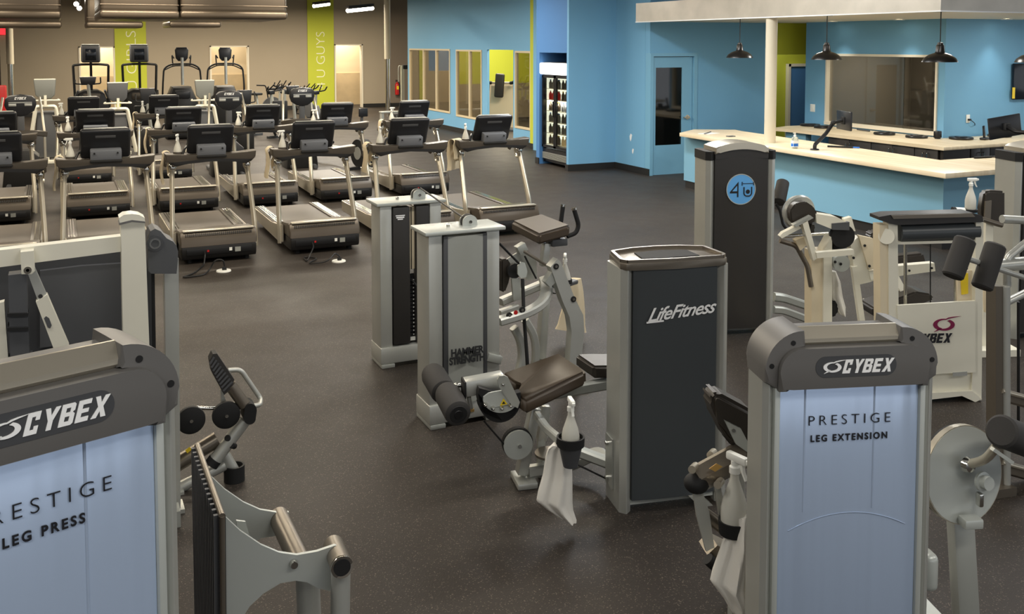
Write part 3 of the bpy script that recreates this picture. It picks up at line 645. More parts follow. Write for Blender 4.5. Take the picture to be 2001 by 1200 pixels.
# ================================================================== SHARED SMALL THINGS
BOT = None
def bottle(loc, rot, lab, grp=None, s=1.):
    global BOT
    if BOT is None:
        t = Th('spray_bottle', lab, 'spray bottle', loc, rot, grp); BOT = t.o
        MB().lathe([(0, 0), (.038, 0), (.042, .01), (.042, .07), (.036, .1), (.024, .135), (.014, .165), (.013, .19), (0, .19)], n=20).build('body', 'bottle', t)
        MB().lathe([(0, .185), (.017, .185), (.017, .205), (.012, .21), (.012, .225), (0, .225)], n=16).bx(-.05, .03, -.011, .011, .222, .248, .006).bx(-.062, -.048, -.007, .007, .228, .242, .002).pprism([(-.035, -.006, .224), (-.022, -.006, .224), (-.03, -.006, .2), (-.045, -.006, .175), (-.05, -.006, .177), (-.038, -.006, .2)], (0, .012, 0)).build('trigger_head', 'white_plastic', t)
        o = t.o
    else: o = place(BOT, loc, rot, lab)
    if grp: o['group'] = grp
    elif 'group' in o: del o['group']
    o.scale = (s, s, s); return o
def towel_over(loc, rot, lab, w, front, back, rad, m='towel', grp=None, flare=.0, seed=1):
    """towel folded over a bar that runs along local y; hangs down on both x sides"""
    t = Th('towel', lab, 'towel', loc, rot, grp); rd = random.Random(seed); ph = rd.random()*6
    path = []
    for k in range(9): path.append((-rad-.004-.012*math.sin(k*.7+ph), -front*(1-k/8)))
    for k in range(1, 8): a = math.pi-math.pi*k/8; path.append((rad*1.05*math.cos(a), rad*1.05*math.sin(a)))
    for k in range(9): path.append((rad+.004+.012*math.sin(k*.6+ph), -back*k/8))
    A, B = [], []; n = 12
    for i, (x, z) in enumerate(path):
        nx = (path[min(i+1, len(path)-1)][0]-path[max(i-1, 0)][0], path[min(i+1, len(path)-1)][1]-path[max(i-1, 0)][1]); L = math.hypot(*nx) or 1; nx = (-nx[1]/L, nx[0]/L)
        ww = w*(1+flare*abs(z)/max(front, back)) if z < 0 else w
        ra, rb = [], []
        for j in range(n+1):
            y = (j/n-.5)*ww; f = .010*math.sin(j*1.5+ph+z*3)*min(1, abs(z)*8 if z < 0 else 0)
            ra.append(V(x+nx[0]*(.008)+f, y, z)); rb.append(V(x-nx[0]*.0+f, y, z-nx[1]*.0))
        A.append(ra+rb[::-1])
    MB().rings(A).build('cloth', m, t, angle=60); return t
# ================================================================== TREADMILLS
def make_treadmill(lab, grp):
    t = Th('treadmill', lab, 'treadmill', (0, 0, 0), 0, grp)
    W = .40
    MB().prism([(.02, .05), (0, .08), (-.005, .17), (.0, .185), (.48, .185), (.48, .05)], -W+.01, W-.01, 'x', .012).build('motor_base', 'hood_black', t)
    hd = MB().prism([(-.004, .188), (.01, .24), (.045, .335), (.06, .345), (.10, .35), (.47, .31), (.48, .29), (.48, .188)], -W, W, 'x', .018).build('hood', 'hood_grey', t)
    v = MB()
    for k in range(34): x = -.34+k*.68/33; v.obox((x, .031, .308), (.011, .012, .026), Matrix.Rotation(R(-20), 3, 'X'))
    v.build('vent_slots', 'hood_black', hd)
    MB().bx(-.34, .34, -.010, .0, .095, .165, .006).build('power_panel', 'black_plastic', t)
    MB().bx(-.13, -.11, -.014, -.009, .125, .145).build('power_switch', 'red', t)
    MB().bx(.10, .13, -.013, -.009, .12, .155).build('sticker', 'white_plastic', t)
    MB().bx(.16, .22, -.013, -.009, .105, .155).build('rating_label', 'silver_paint', t)
    MB().bx(-.30, .30, .47, 2.02, .20, .228).build('belt', 'belt', t)
    MB().bx(-.35, .35, .48, 2.0, .06, .19).build('deck_base', 'hood_black', t)
    for x in (-.3, .3):
        for y in (.12, 1.9): MB().cyl((x, y, 0), (x, y, .07), .03, n=12).build('foot', 'rubber', t)
    MB().bx(-.37, .37, .03, .10, .340, .358, .006).build('hood_lip', 'steel_satin', t)
    for sx in (-1, 1):
        r = MB().bx(sx*.29, sx*.42, .46, 2.05, .205, .243, .008)
        rr = r.build('side_rail', 'bar_grey', t)
        g = MB()
        for k in range(3): g.bx(sx*.355-.032+k*.027, sx*.355-.018+k*.027, .50, 2.0, .243, .249)
        g.build('rail_ridge', 'chrome', rr)
        MB().prism([(.30, .30), (.30, .10), (.45, .08), (2.06, .10), (2.06, .235), (.9, .235), (.48, .27)], sx*.405, sx*.432, 'x', .006).build('side_skirt', 'steel_satin', t)
        MB().rtube([(sx*.44, .34, .08), (sx*.44, .38, .35), (sx*.41, .60, .92), (sx*.40, .64, .99)], .05, .075, fil=.08, upv=(0, 1, 0), c=.4).build('upright', 'steel_satin', t)
        MB().ball((sx*.405, .62, .97), .045, sc=(1, 1, 1.3)).rtube([(sx*.405, .62, .96), (sx*.39, .60, 1.03), (sx*.36, .58, 1.07)], .06, .07, fil=.03, c=.4).build('collar', 'chrome', t)
        MB().rtube([(sx*.455, .58, 1.10), (sx*.455, .70, 1.09), (sx*.44, .92, 1.02), (sx*.44, .98, .96)], .05, .055, fil=.06, c=.4).build('hand_grip', 'bar_grey', t)
        MB().rtube([(sx*.43, .60, 1.05), (sx*.43, .80, .98), (sx*.43, .74, .86), (sx*.42, .62, .90)], .03, .03, fil=.08, c=.4).build('grip_loop', 'steel_satin', t)
    MB().prism([(-.49, 1.145), (-.48, 1.07), (-.43, 1.02), (-.38, 1.015), (-.25, 1.04), (0, 1.05), (.25, 1.04), (.38, 1.015), (.43, 1.02), (.48, 1.07), (.49, 1.145), (.30, 1.125), (.22, 1.12), (-.22, 1.12), (-.30, 1.125)], .46, .64, 'y', .015).build('crossbar', 'bar_grey', t)
    MB().prism([(-.46, 1.052), (-.38, 1.0), (-.25, 1.03), (0, 1.042), (.25, 1.03), (.38, 1.0), (.46, 1.052), (.4, 1.045), (0, 1.075), (-.4, 1.045)], .452, .62, 'y', .004).build('crossbar_underside', 'hood_black', t)
    Mx = Matrix.Rotation(R(27), 3, 'X')
    c = V(0, .545, 1.285)
    cs = MB().obox(c, (.50, .065, .36), Mx, .035, 4).build('console', 'console_black', t)
    MB().obox(c+Mx@V(0, .02, .150), (.43, .03, .06), Mx, .012).build('console_top_rim', 'silver_paint', cs)
    MB().obox(c+Mx@V(0, -.0335, .10), (.2, .004, .03), Mx, .001).build('console_badge', 'slate', cs)
    b = MB().obox((0, .50, 1.165), (.31, .10, .125), Matrix.Rotation(R(12), 3, 'X'), .012).build('console_mount', 'mid_grey', t)
    MB().cyl((-.115, .455, 1.19), (-.115, .43, 1.185), .009, n=10).build('screw', 'rubber', b); MB().cyl((.115, .455, 1.19), (.115, .43, 1.185), .009, n=10).build('screw', 'rubber', b)
    MB().bx(-.16, .16, .44, .56, 1.085, 1.115, .01).build('mount_foot', 'rubber', t)
    MB().lathe([(.044, 1.09), (.05, 1.09), (.05, 1.15), (.044, 1.15)], (-.345, .60, 0)).build('cup_holder', 'bar_grey', t)
    MB().rtube([(-.30, .56, 1.12), (-.27, .6, 1.18), (-.24, .66, 1.20)], .02, .025, fil=.02).build('side_control', 'black_plastic', t)
    return t
rows = [('front', 10.7, [-12, 206, 413, 615, 803, 968]), ('second', 14.05, [-8, 187, 360, 516, 661, 812]), ('third', 17.5, [165, 322])]
nth = {0: 'far left, cut by the picture edge', 1: 'second from left', 2: 'third from left', 3: 'fourth from left', 4: 'fifth from left', 5: 'furthest right, nearest the blue wall'}
TM = None; TMP = {}
for rn, Y, pxs in rows:
    for k, px in enumerate(pxs):
        x = wy(px, 250, Y+.45).x
        kk = nth[k] if rn != 'third' else ['left one, behind the second treadmill column', 'right one, below the oval black machines'][k]
        lab = 'grey treadmill in the %s row, %s' % (rn, kk)
        grp = 'treadmills in the %s row' % rn
        if TM is None: TM = make_treadmill(lab, grp); TM.o.location = (x, Y, 0)
        else: place(TM.o, (x, Y, 0), 0, lab, grp)
        TMP[(rn, k)] = (x, Y)
        rt_ = [25, 5, 70, 15, 80, 60][k] if rn == 'front' else 40+30*k
        if not (rn != 'third' and k == 0):
            bottle((x-.345, Y+.60, 1.10), rt_, 'white spray bottle on the %s row treadmill, %s' % (rn, kk), 'white spray bottles on the treadmills')
        if (rn == 'front' and k in (1, 2, 3, 4, 5)) or (rn == 'second' and k in (2, 5)) or (rn == 'third' and k == 1):
            big = rn == 'front' and k == 5
            towel_over((x-.455, Y+.72+(0 if not big else -.05), 1.115), 0 if not big else -50, 'cream towel %s on the %s row treadmill, %s' % ('spread' if big else 'folded', rn, kk), .13 if not big else .20, .33 if not big else .36, .20, .036, 'towel_warm', 'towels on the treadmills', flare=.1 if not big else .6, seed=k)
def cable(pts, lab, name='power_cord', r=.008):
    t = Th(name, lab, 'cord', pts[0]); MB().tube([V(p)-V(pts[0]) for p in pts], r, n=8, fil=.08).build('cord', 'cable', t)
for k, (px, py, n) in enumerate(((437, 530, 2), (662, 511, 3))):
    p = wz(px, py); t = Th('floor_outlet', ['round white floor outlet in front of the third front-row treadmill', 'round white floor outlet in front of the fourth front-row treadmill'][k], 'outlet', p, 0, 'round floor outlets')
    MB().lathe([(0, 0), (.075, 0), (.072, .012), (0, .012)], n=28).build('plate', 'white_plastic', t); MB().bx(-.015, .03, -.015, .015, .012, .045, .006).build('plug', 'black_plastic', t)
    x, Y = TMP[('front', n)]
    a = V(x-.16, Y-.02, .13); b = p+V(.01, 0, .05)
    pts = [a, a+V(0, -.06, -.02), (a.x-.02, Y-.12, .012), wz(px-60, py+5, .012), wz(px-85, py+13, .012), wz(px-40, py+8, .012), (p.x-.14, p.y+.02, .02), (p.x-.08, p.y, .13), (p.x, p.y, .12), b]
    if k: pts = [a, a+V(0, -.08, -.03), wz(600, 512, .012), wz(592, 502, .012), wz(622, 504, .02), wz(600, 516, .012), wz(640, 512, .03), (p.x-.04, p.y, .1), b]
    cable(pts, ['black power cord curling to the left floor outlet', 'tangled black power cord by the right floor outlet'][k])
# ================================================================== CARDIO BEHIND
def arc_trainer(px, py, y, lab, src=None):
    grp = 'oval-console trainers behind the treadmills'
    p = wy(px, py, y)
    if src: return place(src, (p.x, y, 0), 0, lab, grp)
    t = Th('arc_trainer', lab, 'cross trainer', (p.x, y, 0), 0, grp); z = p.z
    pts = [(-.22, .10), (-.17, .145), (0, .17), (.17, .145), (.22, .10), (.235, 0), (.20, -.10), (.10, -.17), (0, -.185), (-.10, -.17), (-.20, -.10), (-.235, 0)]
    c = MB().prism([(a, z+b) for a, b in pts], -.05, .06, 'y', .025).build('console', 'console_black', t)
    cybex(c, (-.085, z+.085), .042, 'text_white', -.054, -.0505)
    MB().bx(-.17, .17, -.056, -.05, z+.03, z+.045).bx(-.17, -.06, -.056, -.05, z-.02, z+.02, .002).bx(.06, .17, -.056, -.05, z-.02, z+.02, .002).build('console_trim', 'silver', c)
    MB().bx(-.05, .05, -.02, .05, z-.52, z-.15, .01).build('neck', 'slate', t)
    MB().prism([(-.3, 0), (-.25, .5), (-.12, .62), (.12, .62), (.25, .5), (.3, 0)], .0, .5, 'y', .03).build('shroud', 'hood_black', t)
    MB().rtube([(-.36, .1, z-.5), (-.2, -.06, z-.46), (.2, -.06, z-.46), (.36, .1, z-.5)], .06, .09, fil=.08).build('crossbar', 'bar_grey', t)
    for s in (-1, 1):
        MB().rtube([(s*.34, .1, .3), (s*.34, .1, z-.5), (s*.30, .25, z-.1), (s*.27, .35, z+.1)], .04, .045, fil=.1).build('arm', 'steel_satin', t)
        MB().bx(s*.16-.09, s*.16+.09, .5, 1.0, .2, .26, .02).build('foot_plate', 'rubber', t)
        MB().rtube([(s*.2, -.2, .04), (s*.2, 1.3, .04)], .07, .07).build('base_rail', 'slate', t)
    return t.o
A = arc_trainer(447, 195, 17.6, 'black oval-console trainer between the silver bike console and second row')
arc_trainer(40, 206, 17.6, 'black oval-console trainer at the far left behind the treadmills', A); arc_trainer(590, 190, 18.2, 'black oval-console trainer in front of the GUYS banner', A)
def bike(px, py, y, lab, dark=False):
    p = wy(px, py, y); t = Th('exercise_bike', lab, 'exercise bike', (p.x, y, 0), 0); z = p.z
    c = MB().prism([(-.20, z+.19), (.20, z+.19), (.17, z-.12), (.10, z-.19), (-.10, z-.19), (-.17, z-.12)], -.04, .06, 'y', .03).build('console', 'slate' if dark else 'bike_grey', t)
    MB().bx(-.19, .19, -.03, .05, z+.175, z+.2, .01).build('console_rim', 'cream', c)
    MB().rtube([(0, -.06, z-.34), (0, -.06, z-.12)], .05, .03).build('neck', 'cream', t)
    MB().tube([(-.22, .30, z-.22), (-.26, .05, z-.23), (-.15, -.05, z-.22), (.15, -.05, z-.22), (.26, .05, z-.23), (.22, .30, z-.22)], .018, fil=.08).build('handlebar', 'cream', t)
    MB().rtube([(-.33, .1, .15), (-.17, 0, z-.34), (.17, 0, z-.34), (.33, .1, .15)], .07, .06, fil=.05).build('frame', 'cream', t)
    MB().prism([(-.16, z-.45), (.16, z-.45), (.22, .1), (-.22, .1)], .05, .5, 'y', .05).build('shroud', 'slate', t)
    MB().rtube([(0, .5, .2), (0, .85, .9)], .06, .06).build('seat_post', 'silver', t)
    MB().prism([(-.13, .75), (.13, .75), (.05, 1.02), (-.05, 1.02)], .9, .96, 'z', .02).build('saddle', 'rubber', t)
    for s in (-1, 1): MB().bx(s*.3-.05, s*.3+.05, .2, .34, .22, .26, .01).build('pedal', 'rubber', t)
    MB().bx(-.3, .3, -.05, .05, 0, .07, .01).bx(-.3, .3, 1.0, 1.1, 0, .07, .01).bx(-.04, .04, 0, 1.05, .06, .12).build('base', 'cream', t)
bike(88, 174, 21, 'exercise bike with pale grey console, left of the tall stair machines'); bike(230, 180, 21, 'exercise bike with dark blue-grey console in front of the GIRLS banner', True); bike(400, 175, 21, 'exercise bike with pale grey console before the rounded cross trainers')
def stepper(px, lab, src=None):
    p = wy(px, 105, 26)
    if src: return place(src, (p.x, 26, 0), 0, lab)
    t = Th('stair_climber', lab, 'stair climber', (p.x, 26, 0), 0, 'tall stair climbers with boxed screens'); z = p.z
    c = MB().bx(-.22, .22, -.05, .12, z-.22, z+.22, .05, 3).build('console', 'slate', t)
    MB().bx(-.12, .12, -.056, -.045, z-.16, z+.12, .003).build('screen', 'screen', c)
    MB().bx(-.2, .2, -.045, .1, z+.20, z+.235, .01).build('console_rim', 'silver', c)
    MB().rtube([(0, 0, z-.9), (0, 0, z-.2)], .06, .05).build('neck', 'rubber', t)
    MB().rtube([(-.37, .05, z-1.2), (-.40, .0, z-.28), (-.2, 0, z-.26), (.2, 0, z-.26), (.40, 0, z-.28), (.37, .05, z-1.2)], .05, .05, fil=.04).build('arms', 'rubber', t)
    MB().prism([(-.42, 0), (-.42, .75), (-.3, z-.98), (-.15, z-.9), (.15, z-.9), (.3, z-.98), (.42, .75), (.42, 0)], .0, .9, 'y', .06).build('body', 'hood_black', t)
    MB().bx(-.2, .2, -.05, .05, .95, 1.12, .03).build('tray', 'bar_grey', t)
    s = MB()
    for k in range(4): s.bx(-.25, .25, .9+.0+k*.18, 1.1+k*.18, .0, .75-k*.18)
    s.build('steps', 'slate', t)
    for sx in (-1, 1): MB().tube([(sx*.3, -.05, 1.2), (sx*.42, .1, .9), (sx*.38, .3, .6)], .03, fil=.1).build('side_loop', 'slate', t)
    return t.o
A = stepper(177, 'tall stair climber with boxed screen, left one before the pale doorway'); stepper(272, 'tall stair climber with boxed screen in front of the GIRLS banner', A)
def crosstrainer(px, lab, src=None):
    p = wy(px, 106, 25)
    if src: return place(src, (p.x, 25, 0), 0, lab)
    t = Th('cross_trainer', lab, 'cross trainer', (p.x, 25, 0), 0, 'cross trainers with curved handlebars'); z = p.z
    MB().prism([(-.12, z+.17), (.12, z+.17), (.16, z+.1), (.14, z-.1), (.08, z-.17), (-.08, z-.17), (-.14, z-.1), (-.16, z+.1)], -.04, .05, 'y', .03).build('console', 'console_black', t)
    MB().cyl((0, -.06, z-.75), (0, -.06, z-.08), .035).build('neck', 'silver', t)
    MB().tube([(-.46, .1, z-1.15), (-.45, 0, z-.75), (-.42, 0, z-.34), (-.25, 0, z-.24), (.25, 0, z-.24), (.42, 0, z-.34), (.45, 0, z-.75), (.46, .1, z-1.15)], .022, fil=.1).tube([(-.4, .04, z-.38), (-.2, .04, z-.28), (.2, .04, z-.28), (.4, .04, z-.38)], .015, fil=.08).build('handlebar', 'rubber', t)
    for s in (-1, 1):
        MB().tube([(s*.18, 0, z-.1), (s*.22, .05, z-.02), (s*.2, .1, z-.28)], .016, fil=.03).build('horn', 'rubber', t)
        MB().cyl((s*.46, .1, .55), (s*.46, .1, z-1.15), .035).build('arm', 'silver_paint', t)
        MB().bx(s*.2-.1, s*.2+.1, .8, 1.3, .25, .31, .02).build('foot_plate', 'rubber', t)
    MB().prism([(-.38, 0), (-.38, .9), (-.22, z-.8), (.22, z-.8), (.38, .9), (.38, 0)], .0, .7, 'y', .1).build('shroud', 'hood_black', t)
    MB().bx(-.18, .18, -.06, .02, 1.0, 1.2, .03).build('tray', 'console_black', t)
    MB().bx(-.05, .05, .7, 1.8, .05, .15).build('rail', 'slate', t)
    return t.o
A = crosstrainer(355, 'cross trainer with rounded console and curved black handlebar, left of the pair'); crosstrainer(440, 'cross trainer with rounded console in front of the grey doorway', A)
def screenbike(px, py, y, w, h, lab, rail=0):
    p = wy(px, py, y); t = Th('recumbent_bike', lab, 'exercise bike', (p.x, y, 0), 0); z = p.z
    MB().prism([(-w/2, z+h/2), (w/2, z+h/2), (w*.4, z-h/2), (-w*.4, z-h/2)], -.03, .05, 'y', .02).build('console', 'console_black', t)
    MB().rtube([(0, 0, z-h/2+.02), (.08, .1, .4)], .06, .06).build('neck', 'silver', t)
    MB().prism([(-.2, 0), (-.2, .45), (-.1, .55), (.1, .55), (.2, .45), (.2, 0)], 0, .7, 'y', .04).build('shroud', 'hood_black', t)
    MB().tube([(w*.3, 0, z-h*.4), (w*.75, .05, z-h*.35), (w*.75, .15, z+h*.35)], .015, fil=.04).build('handlebar', 'rubber', t)
    MB().tube([(-w*.3, 0, z-h*.4), (-w*.75, .05, z-h*.35), (-w*.75, .15, z+h*.1)], .015, fil=.04).build('handlebar', 'rubber', t)
    MB().bx(-.2, .2, 1.0, 1.4, .4, .5, .03).build('seat', 'rubber', t); MB().bx(-.18, .18, 1.4, 1.48, .5, .95, .03).build('backrest', 'rubber', t)
    MB().bx(-.05, .05, .7, 1.45, .05, .12).bx(-.06, .06, 1.15, 1.25, .1, .4).build('rail', 'silver', t)
screenbike(478, 190, 22, .32, .32, 'recumbent bike with black screen right of the oval-console trainer'); screenbike(288, 188, 22, .30, .34, 'recumbent bike with black screen between the silver bike consoles')
screenbike(172, 158, 23, .34, .18, 'recumbent bike with grey-topped console below the left stair climber'); screenbike(572, 176, 22.6, .3, .2, 'recumbent bike behind the oval-console trainer at the GUYS banner')
def spinbike(px, py, y, rot, lab, air=False):
    p = wy(px, py, y); t = Th('spin_bike', lab, 'spin bike', (p.x, y, 0), rot, 'spin bikes by the GUYS banner'); z = p.z
    MB().tube([(-.24, -.22, z+.05), (-.22, -.1, z-.05), (-.1, 0, z-.08), (.1, 0, z-.08), (.22, -.1, z-.05), (.24, -.22, z+.05)], .018, fil=.05).tube([(-.09, -.25, z+.1), (-.09, 0, z-.06)], .015).tube([(.09, -.25, z+.1), (.09, 0, z-.06)], .015).build('handlebar', 'rubber', t)
    MB().bx(-.08, .08, -.05, .06, z-.16, z-.06, .02).build('computer', 'console_black', t)
    MB().rtube([(0, 0, z-.1), (0, .1, .45)], .05, .05).build('stem', 'silver', t)
    MB().cyl((-.03, -.1, .42), (.03, -.1, .42), .24, n=28).build('flywheel', 'slate', t)
    MB().rtube([(0, -.15, .06), (0, .1, .45), (0, .55, .5), (0, .75, .06)], .05, .06, fil=.05).build('frame', 'rubber', t)
    MB().rtube([(0, .5, .45), (0, .62, z-.2)], .04, .04).build('seat_post', 'silver', t)
    MB().prism([(-.1, .5), (.1, .5), (.12, .78), (-.12, .78)], z-.2, z-.14, 'z', .02).build('saddle', 'rubber', t)
    MB().bx(-.25, .25, -.2, -.13, 0, .06).bx(-.25, .25, .72, .79, 0, .06).build('feet', 'slate', t)
    for s in (-1, 1): MB().bx(s*.16-.04, s*.16+.04, .2, .3, .3, .33).build('pedal', 'rubber', t)
spinbike(530, 172, 24.5, 25, 'spin bike furthest left, before the grey wall', True); spinbike(547, 164, 28, 10, 'spin bike second from left with raised horn bars'); spinbike(557, 170, 26.2, -10, 'spin bike beside the oval-console trainer')
spinbike(601, 170, 28, 20, 'spin bike with handlebars against the lime banner'); spinbike(618, 173, 26.4, 0, 'spin bike furthest right at the lime banner')
p = wy(512, 175, 29.5); t = Th('air_bike', 'black air bike with a long sideways arm at left of the spin bikes', 'exercise bike', (p.x, 29.5, 0)); z = p.z
MB().tube([(-.16, 0, z+.13), (.1, 0, z+.12), (.14, 0, z), (.2, .05, .6), (.22, .1, .2)], .02, fil=.05).build('arm', 'rubber', t); MB().cyl((.3, -.05, .45), (.3, .05, .45), .3, n=28).build('fan_wheel', 'slate', t); MB().bx(-.05, .65, -.06, .06, 0, .1).build('base', 'rubber', t); MB().bx(.5, .75, -.1, .1, .85, .9, .02).bx(.6, .64, -.02, .02, .1, .86).build('saddle', 'rubber', t)
# rower
p = wz(708, 330); t = Th('rowing_machine', 'rowing machine with upright monitor behind the second-row treadmills', 'rowing machine', (p.x, p.y, 0), 15)
MB().cyl((-.1, 0, .3), (.1, 0, .3), .26, n=32).build('flywheel', 'rubber', t); MB().cyl((-.11, 0, .3), (.11, 0, .3), .12).build('hub', 'silver', t)
q = t.Y(710, 222, 0)
MB().rtube([(0, .05, .45), (q.x, .05, q.z)], .05, .04).build('monitor_arm', 'slate', t); MB().bx(q.x-.09, q.x+.09, -.02, .03, q.z-.06, q.z+.1, .015).build('monitor', 'console_black', t)
MB().rtube([(0, .2, .32), (0, 2.2, .30)], .06, .09).build('rail', 'silver', t); MB().bx(-.3, .3, -.05, .05, 0, .05).bx(-.2, .2, 2.1, 2.2, 0, .27).build('feet', 'rubber', t)
MB().bx(-.16, .16, 1.3, 1.6, .36, .42, .02).build('seat', 'rubber', t)
# cable post machine by the extinguisher
p = wy(787, 210, 30.2); t = Th('cable_column', 'slim cable column machine beside the end of the blue wall', 'cable machine', (p.x, 30.2, 0))
a = t.Y(787, 128, 0); MB().bx(-.05, .05, -.05, .05, 0, a.z).build('column', 'silver', t); MB().tube([(0, 0, a.z-.05), (-.12, 0, a.z-.0), (-.14, 0, a.z-.1), (-.14, 0, 1.1)], .015, fil=.05).build('cable_guide', 'silver', t); MB().bx(.0, .16, -.06, .06, a.z-.12, a.z+.02, .02).build('pulley_head', 'rubber', t); MB().bx(-.4, .3, -.3, .3, 0, .08, .01).build('base', 'slate', t)
p = wz(760, 250); t = Th('flat_bench', 'low silver bench frame beyond the second row near the steel post', 'bench', (p.x+.2, p.y, 0)); MB().bx(-.45, .45, -.12, .12, .42, .47, .01).build('top', 'silver', t)
for s in (-1, 1): MB().bx(s*.4-.03, s*.4+.03, -.1, .1, 0, .42).build('leg', 'silver', t)
# vibration / stretch machine in doorway
yy = (dr[0]+dr[1])/2; p = wx(978, 180, BX+1.3); t = Th('stretch_machine', 'tall machine with a long black pad standing in the lime doorway', 'stretch machine', (p.x, p.y, 0), -38)
a = t.Y(975, 148, 0); b = t.Y(977, 182, 0)
MB().obox(((a.x+b.x)/2, 0, (a.z+b.z)/2-.03), (.26, .09, a.z-b.z+.18), Matrix.Rotation(R(4), 3, 'Y'), .06, 3).build('pad', 'pad_black', t)
for s in (-1, 1):
    MB().tube([(s*.27, .05, 1.28), (s*.38, -.05, 1.30), (s*.47, -.12, 1.42)], .045, fil=.04).build('arm_rest', 'rubber', t)
    MB().rtube([(s*.34, .12, 1.3), (s*.46, .12, .05)], .045, .05).build('upright', 'steel_satin', t)
MB().prism([(-.29, 1.2), (.29, 1.2), (.40, .05), (-.40, .05)], .13, .17, 'y').build('back_board', 'frame_beige', t); MB().rtube([(-.36, .1, 1.28), (.36, .1, 1.28)], .05, .05).build('cross_tube', 'steel_satin', t); MB().bx(-.45, .45, -.4, .3, 0, .06, .01).build('base', 'slate', t)
for k, (px, py) in enumerate(((848, 185), (874, 190))):
    p = wx(px, 230, BX+2.0); t = Th('bike_machine', ['dark exercise machine seen through the left wide window', 'dark exercise machine behind the right pane of the wide window'][k], 'exercise machine', (p.x, p.y, 0), -40)
    MB().rtube([(-.4, 0, .1), (-.1, 0, 1.0), (.15, 0, .95), (.4, 0, .1)], .06, .06, fil=.1).build('frame', 'steel_satin', t); MB().bx(-.12, .12, -.1, .1, .8, 1.25, .03).build('console', 'slate', t); MB().bx(-.35, .35, -.2, .2, 0, .5, .05).build('body', 'hood_black', t)
# ================================================================== MACHINE HELPERS
def polyY(t, pts, y, th): return MB().pprism([t.Y(px, py, y) for px, py in pts], (0, th, 0))
def barY(t, a, b, y, w, h, y2=None, bev=.006):
    return MB().bar(t.Y(a[0], a[1], y), t.Y(b[0], b[1], y if y2 is None else y2), w, h, (0, 1, 0), bev)
def tubeY(t, pts, y, r, fil=.03, n=16):
    return MB().tube([t.Y(p[0], p[1], p[2] if len(p) > 2 else y) for p in pts], r, n=n, fil=fil)
def rtubeY(t, pts, y, w, h, fil=.03, c=.2):
    return MB().rtube([t.Y(p[0], p[1], p[2] if len(p) > 2 else y) for p in pts], w, h, fil=fil, upv=(0, 1, 0), c=c)
def discY(t, p, y, r, th, n=40): c = t.Y(p[0], p[1], y); return MB().cyl(c, c+V(0, th, 0), r, n=n)
def cloth(lab, base, rot, rows, y, m='towel', dep=.05, folds=3, tt=.012, grp=None):
    t = Th('towel', lab, 'towel', base, rot, grp); n = 20; rs = []
    rows2 = []
    for i in range(len(rows)-1):
        for k in range(4): f = k/4; rows2.append(tuple(rows[i][j]*(1-f)+rows[i+1][j]*f for j in range(4)))
    rows2.append(rows[-1])
    for i, (xl, yl_, xr, yr) in enumerate(rows2):
        L, Rr = t.Y(xl, yl_, y), t.Y(xr, yr, y); A, B = [], []; q = min(1, i/6)
        for j in range(n+1):
            f = j/n; p = L.lerp(Rr, f); w_ = dep*q*(math.sin(f*math.pi*folds+i*.05)*.5+.25*math.sin(f*math.pi*(folds*2+1)+1+i*.1)); bow = math.sin(math.pi*f)
            A.append(p+V(0, w_-.6*tt-bow*.02, 0)); B.append(p+V(0, w_+.6*tt+bow*.035, 0))
        rs.append(A+B[::-1])
    MB().rings(rs).build('cloth', m, t, angle=70); return t
def swoosh(parent, c, s, m, y, name='emblem'):
    def E_(a, cx, cy, rx, ry): return (cx+rx*math.cos(R(a)), cy+ry*math.sin(R(a)))
    o1 = [E_(a, 0, 0, 1, .56) for a in range(75, 256, 12)]; i1 = [E_(a, .14, .03, .72, .42) for a in range(250, 70, -12)]
    A = [(1.75, .78), (1.0, .74), (.5, .66)]+o1+i1+[(.6, .56), (1.1, .66)]
    o2 = [E_(a, .15, -.05, 1.0, .56) for a in range(-120, 62, 12)]; i2 = [E_(a, .0, -.02, .74, .40) for a in range(58, -125, -12)]
    B = [(-.9, -.72)]+o2+i2
    f = lambda P: [(c[0]+u*s, c[1]+v*s) for u, v in P]
    MB().prism(f(A), y-.0015, y+.001, 'y').build(name, m, parent); MB().prism(f(B), y-.0015, y+.001, 'y').build(name, m, parent)
def round_rect(x0, x1, z0, z1, r, top=True, bot=True, n=8):
    P = []
    for cx, cz, a0, on_ in ((x1-r, z1-r, 0, top), (x0+r, z1-r, 90, top), (x0+r, z0+r, 180, bot), (x1-r, z0+r, 270, bot)):
        if on_: P += [(cx+r*math.cos(R(a0+90*k/n)), cz+r*math.sin(R(a0+90*k/n))) for k in range(n+1)]
        else: P.append({0: (x1, z1), 90: (x0, z1), 180: (x0, z0), 270: (x1, z0)}[a0])
    return P
